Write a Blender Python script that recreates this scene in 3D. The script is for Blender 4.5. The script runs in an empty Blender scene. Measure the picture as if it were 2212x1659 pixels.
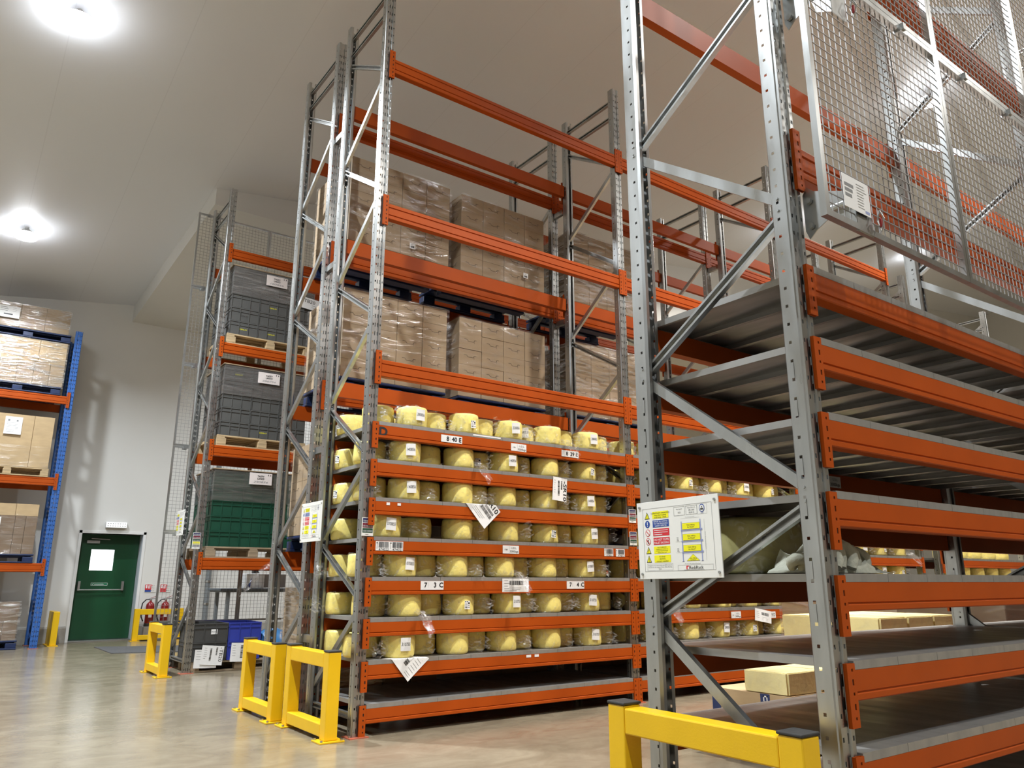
import bpy, bmesh, math, random
from mathutils import Vector, Matrix, noise

S = bpy.context.scene
COL = S.collection
R = random.Random(7)

# ------------------------------------------------------------------ camera
def make_camera():
    p, y, r = math.radians(14.40), math.radians(36.05), math.radians(0.08)
    fwd = Vector((math.sin(y)*math.cos(p), math.cos(y)*math.cos(p), math.sin(p)))
    right = Vector((math.cos(y), -math.sin(y), 0))
    up = right.cross(fwd)
    r2 = right*math.cos(r) + up*math.sin(r)
    u2 = -right*math.sin(r) + up*math.cos(r)
    cd = bpy.data.cameras.new('camera')
    cd.sensor_fit = 'HORIZONTAL'
    cd.sensor_width = 36.0
    cd.lens = 1653.8*36.0/2212.0
    cd.clip_start, cd.clip_end = 0.05, 200
    o = bpy.data.objects.new('camera', cd)
    m = Matrix.Identity(4)
    for i in range(3):
        m[i][0], m[i][1], m[i][2] = r2[i], u2[i], -fwd[i]
    m[0][3], m[1][3], m[2][3] = -2.602, -5.455, 1.094
    o.matrix_world = m
    COL.objects.link(o)
    S.camera = o
make_camera()

# ------------------------------------------------------------------ view, world, lamps
S.view_settings.view_transform = 'Standard'
S.view_settings.look = 'None'
S.view_settings.gamma = 1.0
S.view_settings.use_curve_mapping = False
S.view_settings.exposure = -0.42
S.cycles.use_denoising = True
S.cycles.use_adaptive_sampling = True
S.cycles.adaptive_threshold = 0.02
S.cycles.max_bounces = 7
S.cycles.diffuse_bounces = 4
S.cycles.glossy_bounces = 3
S.cycles.transmission_bounces = 4
S.cycles.transparent_max_bounces = 16
S.cycles.caustics_reflective = False
S.cycles.caustics_refractive = False
S.cycles.sample_clamp_indirect = 4.0
w = bpy.data.worlds.new('world'); S.world = w
w.use_nodes = True
w.node_tree.nodes['Background'].inputs[0].default_value = (0.9, 0.92, 1.0, 1)
w.node_tree.nodes['Background'].inputs[1].default_value = 0.02

def roof_z(x, y):
    return 6.52 + 0.129*(x + 0.165) - 0.097*(y - 11.0)

COOL, WARM = (0.86, 0.93, 1.0), (1.0, 0.96, 0.90)
# x, y, power, colour, drop below the roof, beam angle
LAMPS = [(-2.26, 8.13, 220, COOL, .03, 138), (-2.26, 2.93, 680, COOL, .03, 145), (-2.26, -2.3, 480, COOL, .03, 140),
         (-2.26, -8.2, 380, COOL, .03, 140), (3.8, -3.3, 540, WARM, .03, 112), (9.3, -.62, 600, WARM, .10, 120),
         (15.5, -1.2, 500, WARM, .2, 120), (3.4, -7.6, 270, WARM, .1, 140), (9.3, -7.6, 270, WARM, .1, 140),
         (11.4, 3.4, 600, WARM, .1, 140), (17.0, 3.4, 400, WARM, .1, 140), (-6.4, 5.0, 300, COOL, .1, 140), (3.6, 8.6, 420, COOL, .6, 140)]
def lamp_light(x, y, z, power, col, beam):
    ld = bpy.data.lights.new('high_bay_light', 'AREA')
    ld.shape = 'DISK'; ld.size = 0.20; ld.energy = power; ld.color = col
    ld.spread = math.radians(beam)
    o = bpy.data.objects.new('high_bay_light', ld)
    o.location = (x, y, z); COL.objects.link(o)
    return o

# ------------------------------------------------------------------ materials
MATS = {}
def mat(name, col, rough=.5, metal=0., noise_amt=0., noise_scale=8., bump=0., bump_scale=40., stretch=(1,1,1),
        spec=None, col2=None, emit=None, emit_str=0., rough_var=0., coat=0.):
    m = bpy.data.materials.new(name); m.use_nodes = True
    nt = m.node_tree; b = nt.nodes['Principled BSDF']
    b.inputs['Base Color'].default_value = (*col, 1)
    b.inputs['Roughness'].default_value = rough
    b.inputs['Metallic'].default_value = metal
    if spec is not None: b.inputs['Specular IOR Level'].default_value = spec
    if coat: b.inputs['Coat Weight'].default_value = coat; b.inputs['Coat Roughness'].default_value = .15
    if emit:
        b.inputs['Emission Color'].default_value = (*emit, 1); b.inputs['Emission Strength'].default_value = emit_str
    if noise_amt or bump or rough_var or col2:
        tc = nt.nodes.new('ShaderNodeTexCoord'); mp = nt.nodes.new('ShaderNodeMapping')
        mp.inputs['Scale'].default_value = stretch
        nt.links.new(tc.outputs['Object'], mp.inputs['Vector'])
        n = nt.nodes.new('ShaderNodeTexNoise'); n.inputs['Scale'].default_value = noise_scale
        n.inputs['Detail'].default_value = 5
        nt.links.new(mp.outputs['Vector'], n.inputs['Vector'])
        if noise_amt or col2:
            mx = nt.nodes.new('ShaderNodeMix'); mx.data_type = 'RGBA'
            c2 = col2 if col2 else tuple(c*(1-noise_amt) for c in col)
            mx.inputs[6].default_value = (*col, 1); mx.inputs[7].default_value = (*c2, 1)
            rp = nt.nodes.new('ShaderNodeMapRange')
            rp.inputs['From Min'].default_value = .35; rp.inputs['From Max'].default_value = .65
            nt.links.new(n.outputs['Fac'], rp.inputs['Value'])
            nt.links.new(rp.outputs['Result'], mx.inputs[0])
            nt.links.new(mx.outputs[2], b.inputs['Base Color'])
        if rough_var:
            rr = nt.nodes.new('ShaderNodeMapRange')
            rr.inputs['From Min'].default_value = .3; rr.inputs['From Max'].default_value = .7
            rr.inputs['To Min'].default_value = rough-rough_var; rr.inputs['To Max'].default_value = rough+rough_var
            nt.links.new(n.outputs['Fac'], rr.inputs['Value']); nt.links.new(rr.outputs['Result'], b.inputs['Roughness'])
        if bump:
            n2 = nt.nodes.new('ShaderNodeTexNoise'); n2.inputs['Scale'].default_value = bump_scale
            n2.inputs['Detail'].default_value = 4
            nt.links.new(mp.outputs['Vector'], n2.inputs['Vector'])
            bp = nt.nodes.new('ShaderNodeBump'); bp.inputs['Strength'].default_value = bump
            bp.inputs['Distance'].default_value = .01
            nt.links.new(n2.outputs['Fac'], bp.inputs['Height']); nt.links.new(bp.outputs['Normal'], b.inputs['Normal'])
    MATS[name] = m
    return m

def film_mat(name, scale, stretch, lo, hi, tint=(1, 1, 1), rough=.14, bump=.6, milky=.35, edge=(.42, .72)):
    """thin clear plastic: mostly transparent, with glossy and milky creases"""
    m = bpy.data.materials.new(name); m.use_nodes = True
    nt = m.node_tree; nt.nodes.clear()
    N, L = nt.nodes.new, nt.links.new
    out = N('ShaderNodeOutputMaterial'); tr = N('ShaderNodeBsdfTransparent'); tr.inputs[0].default_value = (*tint, 1)
    gl = N('ShaderNodeBsdfGlossy'); gl.inputs['Roughness'].default_value = rough; gl.inputs[0].default_value = (.95, .95, .95, 1)
    df = N('ShaderNodeAddShader'); d1 = N('ShaderNodeBsdfDiffuse'); d2 = N('ShaderNodeBsdfTranslucent')
    d1.inputs[0].default_value = d2.inputs[0].default_value = (.48, .475, .46, 1)
    L(d1.outputs[0], df.inputs[0]); L(d2.outputs[0], df.inputs[1])
    tc = N('ShaderNodeTexCoord'); mp = N('ShaderNodeMapping'); mp.inputs['Scale'].default_value = stretch
    L(tc.outputs['Object'], mp.inputs['Vector'])
    n = N('ShaderNodeTexNoise'); n.inputs['Scale'].default_value = scale; n.inputs['Detail'].default_value = 6
    n.inputs['Distortion'].default_value = 1.6
    L(mp.outputs['Vector'], n.inputs['Vector'])
    r = N('ShaderNodeMapRange'); r.inputs['From Min'].default_value = edge[0]; r.inputs['From Max'].default_value = edge[1]
    r.inputs['To Min'].default_value = lo; r.inputs['To Max'].default_value = hi
    L(n.outputs['Fac'], r.inputs['Value'])
    bp = N('ShaderNodeBump'); bp.inputs['Strength'].default_value = bump; bp.inputs['Distance'].default_value = .02
    L(n.outputs['Fac'], bp.inputs['Height']); L(bp.outputs['Normal'], gl.inputs['Normal'])
    m1 = N('ShaderNodeMixShader'); m1.inputs[0].default_value = milky
    L(gl.outputs[0], m1.inputs[1]); L(df.outputs[0], m1.inputs[2])
    m2 = N('ShaderNodeMixShader')
    L(r.outputs['Result'], m2.inputs[0]); L(tr.outputs[0], m2.inputs[1]); L(m1.outputs[0], m2.inputs[2])
    L(m2.outputs[0], out.inputs[0])
    MATS[name] = m

mat('galv', (.52, .53, .52), .36, 1., noise_amt=.22, noise_scale=9, stretch=(1, 1, .25), rough_var=.1)
mat('deck_steel', (.43, .42, .40), .40, .6, noise_amt=.18, noise_scale=5, stretch=(2.5, .5, 1), rough_var=.08)
mat('orange', (.43, .070, .005), .46, noise_amt=.10, noise_scale=3, spec=.18)
mat('yellow', (.83, .50, .003), .42, noise_amt=.05, noise_scale=6, bump=.05, bump_scale=120, coat=.1)
mat('blue_frame', (.035, .13, .42), .45, noise_amt=.15, noise_scale=5)
mat('black_cap', (.035, .033, .03), .65, noise_amt=.3, noise_scale=30)
mat('cheese', (.97, .81, .24), .48, noise_amt=.04, noise_scale=7, bump=.35, bump_scale=26)
mat('cheese_pale', (.86, .75, .36), .45, noise_amt=.04, noise_scale=9, bump=.25, bump_scale=30)
mat('cheese_dark', (.60, .55, .24), .35, noise_amt=.25, noise_scale=6, bump=.3, bump_scale=14)
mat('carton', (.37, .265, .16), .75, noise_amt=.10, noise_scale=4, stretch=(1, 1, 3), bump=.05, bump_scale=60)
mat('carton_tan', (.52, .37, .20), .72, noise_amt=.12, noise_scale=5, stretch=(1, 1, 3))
mat('carton_dark', (.22, .15, .095), .72, noise_amt=.15, noise_scale=5)  # shaded copy of the carton brown; shade put into the colour
mat('slit', (.08, .05, .03), .8)
mat('wood', (.55, .40, .22), .75, noise_amt=.35, noise_scale=6, stretch=(.6, 6, 6))
mat('wood_grey', (.36, .27, .17), .8, noise_amt=.35, noise_scale=6, stretch=(.6, 6, 6))
mat('blue_plastic', (.008, .022, .085), .45, noise_amt=.25, noise_scale=12)
mat('black_plastic', (.014, .015, .017), .5, noise_amt=.2, noise_scale=10)
mat('crate_grey', (.090, .090, .084), .42, noise_amt=.1, noise_scale=6)
mat('crate_dark', (.06, .06, .058), .45, noise_amt=.15, noise_scale=6)
mat('crate_blue', (.035, .055, .36), .4, noise_amt=.1, noise_scale=6)
mat('crate_green', (.007, .062, .034), .42, noise_amt=.12, noise_scale=6)
mat('white_board', (.80, .79, .74), .35, noise_amt=.02, noise_scale=5)
mat('paper', (.82, .81, .79), .6, noise_amt=.04, noise_scale=20)
mat('paper_warm', (.74, .66, .62), .6, noise_amt=.05, noise_scale=20)
mat('ink', (.012, .012, .014), .5)
mat('ink_grey', (.22, .22, .22), .6)
mat('print_yellow', (.86, .80, .01), .4)
mat('print_blue', (.015, .06, .30), .4)
mat('print_red', (.62, .025, .035), .4)
mat('print_green', (.015, .16, .07), .4)
mat('plate_navy', (.018, .020, .09), .4)
mat('plate_maroon', (.17, .012, .03), .4)
mat('plate_green', (.015, .07, .035), .4)
mat('bar_grey', (.42, .42, .42), .5)
mat('print_lilac', (.28, .32, .55), .5)
mat('print_white', (.85, .85, .84), .5)
mat('wall_paint', (.74, .73, .69), .55, noise_amt=.03, noise_scale=1.2, bump=.03, bump_scale=200)
mat('trim_white', (.80, .80, .78), .35)
mat('kerb', (.36, .34, .30), .7, noise_amt=.25, noise_scale=9)
mat('door_green', (.008, .075, .028), .35, noise_amt=.12, noise_scale=2, coat=.2)
mat('door_steel', (.55, .55, .54), .35, 1.)
mat('daylight_pane', (.9, .9, .9), .2, emit=(.92, .97, 1.0), emit_str=2.6)
mat('lamp_lens', (.9, .9, .9), .3, emit=(.93, .96, 1.0), emit_str=95.)
mat('exit_lens', (.9, .9, .9), .3, emit=(.92, 1.0, .98), emit_str=.9)
mat('lamp_body', (.7, .7, .7), .4)
mat('ext_red', (.22, .008, .010), .3, coat=.4)
mat('rubber', (.015, .015, .016), .6)
mat('fleece', (.40, .40, .32), .95, noise_amt=.15, noise_scale=30, bump=.35, bump_scale=60)
mat('table_top', (.10, .12, .14), .4)
mat('printer_white', (.78, .78, .78), .4)
mat('printer_grey', (.30, .29, .28), .5)
mat('blue_bag', (.05, .19, .42), .3, bump=.8, bump_scale=12)
mat('mat_grey', (.10, .10, .10), .85, noise_amt=.3, noise_scale=60, bump=.4, bump_scale=120)
mat('pipe_grey', (.20, .22, .23), .5)
mat('red_oxide', (.50, .13, .07), .6, noise_amt=.25, noise_scale=14)
mat('wire', (.30, .29, .28), .5, .4)
mat('tag_red', (.35, .03, .03), .5)
mat('blue_tape', (.02, .04, .13), .4)
mat('recess_lit_blue', (.68, .72, .78), .35)  # white reveal with the cool lamp's blue cast put into its colour
film_mat('film', 16, (1, 1, 1), .0, .36, rough=.08, bump=1.0, milky=.3, edge=(.50, .72))
film_mat('crumple', 15, (1, 1, 1.6), .05, .52, rough=.08, bump=.9, milky=.4, edge=(.46, .68))
film_mat('wrap', 4, (.5, .5, 2.6), .02, .26, rough=.14, bump=.7, edge=(.46, .74))
film_mat('block_film', 9, (1, 1, 1), .0, .14, rough=.1, bump=.6)
film_mat('wrap_dense', 4.5, (.5, .5, 4.0), .08, .80, rough=.10, bump=1.0, milky=.4, edge=(.46, .68))
film_mat('wrap_smoke', 6, (.3, .3, 4), .20, .42, tint=(.74, .74, .73), rough=.2, bump=.5)

def floor_material():
    m = mat('floor_concrete', (.50, .44, .35), .30)
    nt = m.node_tree; b = nt.nodes['Principled BSDF']; N, L = nt.nodes.new, nt.links.new
    tc = N('ShaderNodeTexCoord'); mp = N('ShaderNodeMapping')
    mp.inputs['Rotation'].default_value = (0, 0, .5); mp.inputs['Scale'].default_value = (.85, 1.35, 1)
    L(tc.outputs['Object'], mp.inputs['Vector'])
    n1 = N('ShaderNodeTexNoise'); n1.inputs['Scale'].default_value = 3.4; n1.inputs['Detail'].default_value = 10; n1.inputs['Roughness'].default_value = .66
    n1.inputs['Distortion'].default_value = .8
    L(mp.outputs['Vector'], n1.inputs['Vector'])
    n2 = N('ShaderNodeTexNoise'); n2.inputs['Scale'].default_value = .5; n2.inputs['Detail'].default_value = 4
    L(tc.outputs['Object'], n2.inputs['Vector'])
    cr = N('ShaderNodeValToRGB'); e = cr.color_ramp.elements
    e[0].position, e[0].color = .32, (.215, .175, .118, 1)
    e[1].position, e[1].color = .68, (.30, .255, .178, 1)
    L(n1.outputs['Fac'], cr.inputs[0])
    cr2 = N('ShaderNodeValToRGB'); e = cr2.color_ramp.elements
    e[0].position, e[0].color = .35, (.80, .79, .78, 1)
    e[1].position, e[1].color = .65, (1, 1, 1, 1)
    L(n2.outputs['Fac'], cr2.inputs[0])
    mx = N('ShaderNodeMix'); mx.data_type = 'RGBA'; mx.blend_type = 'MULTIPLY'; mx.inputs[0].default_value = 1
    L(cr.outputs[0], mx.inputs[6]); L(cr2.outputs[0], mx.inputs[7]); L(mx.outputs[2], b.inputs['Base Color'])
    rr = N('ShaderNodeMapRange'); rr.inputs['To Min'].default_value = .13; rr.inputs['To Max'].default_value = .28
    L(n1.outputs['Fac'], rr.inputs['Value']); L(rr.outputs['Result'], b.inputs['Roughness'])
    bp = N('ShaderNodeBump'); bp.inputs['Strength'].default_value = .05; bp.inputs['Distance'].default_value = .02
    L(n1.outputs['Fac'], bp.inputs['Height']); L(bp.outputs['Normal'], b.inputs['Normal'])
floor_material()

def panel_material(name, col):
    """insulated ceiling panels: plain paint with fine joints every 1.15 m along y"""
    m = mat(name, col, .45)
    nt = m.node_tree; b = nt.nodes['Principled BSDF']; N, L = nt.nodes.new, nt.links.new
    tc = N('ShaderNodeTexCoord'); sx = N('ShaderNodeSeparateXYZ'); L(tc.outputs['Object'], sx.inputs[0])
    md = N('ShaderNodeMath'); md.operation = 'PINGPONG'; md.inputs[1].default_value = .575
    L(sx.outputs['X'], md.inputs[0])
    lt = N('ShaderNodeMath'); lt.operation = 'LESS_THAN'; lt.inputs[1].default_value = .005
    L(md.outputs[0], lt.inputs[0])
    mx = N('ShaderNodeMix'); mx.data_type = 'RGBA'
    mx.inputs[6].default_value = (*col, 1); mx.inputs[7].default_value = (*[c*.93 for c in col], 1)
    L(lt.outputs[0], mx.inputs[0]); L(mx.outputs[2], b.inputs['Base Color'])
panel_material('ceiling_panel', (.80, .82, .86))

# ------------------------------------------------------------------ mesh builder
class MB:
    def __init__(self):
        self.v, self.f, self.m, self.mats = [], [], [], []
    def mi(self, name):
        if name not in self.mats: self.mats.append(name)
        return self.mats.index(name)
    def poly(self, pts, m):
        k = len(self.v); self.v += [tuple(p) for p in pts]
        self.f.append(tuple(range(k, k+len(pts)))); self.m.append(self.mi(m))
    def faces(self, verts, faces, m):
        k = len(self.v); self.v += [tuple(p) for p in verts]; i = self.mi(m)
        for f in faces:
            self.f.append(tuple(a+k for a in f)); self.m.append(i)
    def box(self, a, b, m):
        self.obox(Vector(a), Vector((b[0]-a[0], 0, 0)), Vector((0, b[1]-a[1], 0)), Vector((0, 0, b[2]-a[2])), m)
    def obox(self, o, U, V, W, m):
        o, U, V, W = Vector(o), Vector(U), Vector(V), Vector(W)
        p = [o, o+U, o+U+V, o+V, o+W, o+U+W, o+U+V+W, o+V+W]
        self.faces(p, [(0,3,2,1), (4,5,6,7), (0,1,5,4), (1,2,6,5), (2,3,7,6), (3,0,4,7)], m)
    def prism(self, pts, vec, m):
        n = len(pts); vec = Vector(vec); P = [Vector(p) for p in pts]
        self.faces(P+[p+vec for p in P], [tuple(range(n-1, -1, -1)), tuple(range(n, 2*n))] +
                   [(i, (i+1) % n, (i+1) % n+n, i+n) for i in range(n)], m)
    def tube(self, path, r, n, m, closed_ends=True):
        P = [Vector(p) for p in path]; rings = []
        for i, p in enumerate(P):
            t = (P[min(i+1, len(P)-1)] - P[max(i-1, 0)]).normalized()
            a = t.orthogonal().normalized() if i == 0 else (prev - t*prev.dot(t)).normalized()
            prev = a; b = t.cross(a)
            rad = r[i] if isinstance(r, (list, tuple)) else r
            rings.append([p + (a*math.cos(2*math.pi*k/n) + b*math.sin(2*math.pi*k/n))*rad for k in range(n)])
        vs = [q for ring in rings for q in ring]; fs = []
        for i in range(len(P)-1):
            for k in range(n):
                fs.append((i*n+k, i*n+(k+1) % n, (i+1)*n+(k+1) % n, (i+1)*n+k))
        if closed_ends:
            fs.append(tuple(range(n-1, -1, -1))); fs.append(tuple(range((len(P)-1)*n, len(P)*n)))
        self.faces(vs, fs, m)
    def lathe(self, prof, n, m, c=(0, 0, 0)):
        vs, fs = [], []
        for r, z in prof:
            for k in range(n):
                a = 2*math.pi*k/n
                vs.append((c[0]+r*math.cos(a), c[1]+r*math.sin(a), c[2]+z))
        for i in range(len(prof)-1):
            for k in range(n):
                fs.append((i*n+k, i*n+(k+1) % n, (i+1)*n+(k+1) % n, (i+1)*n+k))
        fs.append(tuple(range(n-1, -1, -1))); fs.append(tuple(range((len(prof)-1)*n, len(prof)*n)))
        self.faces(vs, fs, m)
    def mesh(self, name, smooth=False, angle=35):
        me = bpy.data.meshes.new(name)
        me.from_pydata(self.v, [], self.f)
        for n in self.mats: me.materials.append(MATS[n])
        me.polygons.foreach_set('material_index', self.m)
        if smooth:
            bm = bmesh.new(); bm.from_mesh(me); bmesh.ops.recalc_face_normals(bm, faces=bm.faces); bm.to_mesh(me); bm.free()
            me.polygons.foreach_set('use_smooth', [True]*len(self.f))
            me.set_sharp_from_angle(angle=math.radians(angle))
        me.update()
        return me
    def build(self, name, parent=None, loc=(0, 0, 0), smooth=False, bevel=0., solid=0., angle=35, rz=0.):
        o = inst(self.mesh(name, smooth, angle), name, parent, loc, rz)
        if bevel:
            b = o.modifiers.new('bevel', 'BEVEL'); b.width = bevel; b.segments = 2; b.limit_method = 'ANGLE'
        if solid:
            b = o.modifiers.new('solidify', 'SOLIDIFY'); b.thickness = solid; b.offset = 0
        return o

def inst(me, name, parent=None, loc=(0, 0, 0), rz=0.):
    o = bpy.data.objects.new(name, me); COL.objects.link(o)
    o.location = loc; o.rotation_euler = (0, 0, rz)
    if parent is not None: o.parent = parent
    return o
def empty(name, loc=(0, 0, 0), rz=0., parent=None):
    o = bpy.data.objects.new(name, None); COL.objects.link(o)
    o.location = loc; o.rotation_euler = (0, 0, rz); o.empty_display_size = .1
    if parent is not None: o.parent = parent
    return o
def tag(o, label, cat, group=None):
    o['label'] = label; o['category'] = cat
    if group: o['group'] = group
    return o
def struct(o):
    o['kind'] = 'structure'; return o
KIDS = {}
def copy_tree(o, parent=None, loc=None, rz=None):
    c = o.copy(); COL.objects.link(c)
    if parent is not None: c.parent = parent
    if loc is not None: c.location = loc
    if rz is not None: c.rotation_euler = (0, 0, rz)
    for ch in list(o.children): copy_tree(ch, c)
    return c
ORD = ['first', 'second', 'third', 'fourth', 'fifth', 'sixth', 'seventh', 'eighth', 'ninth', 'tenth', 'eleventh', 'twelfth']

# ------------------------------------------------------------------ lettering and printed sheets
_glyphs = {}
def text_mesh(s):
    if s in _glyphs: return _glyphs[s]
    cu = bpy.data.curves.new('t', 'FONT'); cu.body = s; cu.size = 1.0; cu.resolution_u = 3
    o = bpy.data.objects.new('t', cu); COL.objects.link(o)
    dg = bpy.context.evaluated_depsgraph_get(); dg.update()
    me = o.evaluated_get(dg).to_mesh()
    vs = [(v.co.x, v.co.y) for v in me.vertices]; fs = [tuple(p.vertices) for p in me.polygons]
    o.evaluated_get(dg).to_mesh_clear()
    bpy.data.objects.remove(o); bpy.data.curves.remove(cu)
    xs = [v[0] for v in vs] or [0]; ys = [v[1] for v in vs] or [0]
    _glyphs[s] = (vs, fs, min(xs), max(xs), min(ys), max(ys))
    return _glyphs[s]

class Sheet:
    """print in sheet coordinates: x to the right, y downwards, metres; pos(x, y, h) maps to 3D"""
    def __init__(self, mb, pos): self.mb, self.pos, self.h = mb, pos, .0006
    def pt(self, x, y, h=None): return self.pos(x, y, self.h if h is None else h)
    def rect(self, x, y, w, h, m, lv=0):
        k = self.h + lv*.0004
        self.mb.poly([self.pt(x, y, k), self.pt(x, y+h, k), self.pt(x+w, y+h, k), self.pt(x+w, y, k)], m)
    def poly(self, pts, m, lv=0):
        self.mb.poly([self.pt(a, b, self.h+lv*.0004) for a, b in pts], m)
    def frame(self, x, y, w, h, t, m, lv=0):
        self.rect(x, y, w, t, m, lv); self.rect(x, y+h-t, w, t, m, lv)
        self.rect(x, y, t, h, m, lv); self.rect(x+w-t, y, t, h, m, lv)
    def disc(self, cx, cy, rx, ry, m, lv=0, n=24):
        self.poly([(cx+rx*math.cos(-2*math.pi*k/n), cy+ry*math.sin(-2*math.pi*k/n)) for k in range(n)], m, lv)
    def text(self, x, y, s, size, m, align='C', lv=1, rot=0., wide=1.0, fit=None, slant=0., bold=0.):
        """size = cap height; (x, y) = middle of the line (C) or its left end (L); rot in degrees clockwise"""
        vs, fs, x0, x1, y0, y1 = text_mesh(s)
        k = size/.70
        if fit: wide = fit/((x1-x0)*k)
        ox = (x0+x1)/2 if align == 'C' else x0
        c, sn = math.cos(math.radians(rot)), math.sin(math.radians(rot))
        for n, (du, dv) in enumerate(((0, 0), (bold, 0), (-bold, 0), (0, bold), (0, -bold)) if bold else ((0, 0),)):
            P = []
            for a, b in vs:
                u = (a-ox + b*slant)*k*wide+du; v = -(b-.35)*k+dv
                P.append(self.pt(x+u*c-v*sn, y+u*sn+v*c, self.h+lv*.0004+n*.00003))
            self.mb.faces(P, fs, m)
    def barcode(self, x, y, w, h, m='ink', lv=1, seed=1, rows=False):
        r = random.Random(seed); a = 0
        L = h if rows else w
        while a < L:
            t = r.choice((.012, .02, .03, .045))*L; g = r.choice((.012, .02, .03))*L
            t = min(t, L-a)
            if rows: self.rect(x, y+a, w, t, m, lv)
            else: self.rect(x+a, y, t, h, m, lv)
            a += t+g
    def lines(self, x, y, w, n, dy, t, m='ink_grey', lv=1, seed=3):
        r = random.Random(seed)
        for i in range(n): self.rect(x, y+i*dy, w*r.uniform(.55, 1), t, m, lv)

def flat(o, U, V, N):
    o, U, V, N = Vector(o), Vector(U), Vector(V), Vector(N)
    return lambda x, y, h: o+U*x+V*y+N*h
def facing_front(x, y, z):       # a sheet seen from -y, top left corner at x, y, z
    return flat((x, y, z), (1, 0, 0), (0, 0, -1), (0, -1, 0))
def facing_side(x, y, z):        # a sheet seen from -x
    return flat((x, y, z), (0, -1, 0), (0, 0, -1), (-1, 0, 0))
def slab(mb, pos, w, h, t, m):
    """a thin board w x h behind the sheet plane"""
    a = [pos(0, 0, 0), pos(0, h, 0), pos(w, h, 0), pos(w, 0, 0)]
    b = [pos(0, 0, -t), pos(0, h, -t), pos(w, h, -t), pos(w, 0, -t)]
    mb.faces(a+b, [(0,1,2,3), (7,6,5,4), (0,4,5,1), (1,5,6,2), (2,6,7,3), (3,7,4,0)], m)
def bent(mb, pos, w, h, m, bend, n=8, t=.0006):
    """paper curved about its own x axis; returns a position function on the curved paper"""
    def q(x, y, k): return pos(x, y, k + bend(x/w, y/h))
    for k, flip in ((0, False), (-t, True)):
        for i in range(n):
            for j in range(n):
                c = [q(w*i/n, h*j/n, k), q(w*i/n, h*(j+1)/n, k), q(w*(i+1)/n, h*(j+1)/n, k), q(w*(i+1)/n, h*j/n, k)]
                mb.poly(c[::-1] if flip else c, m)
    return q

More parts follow.
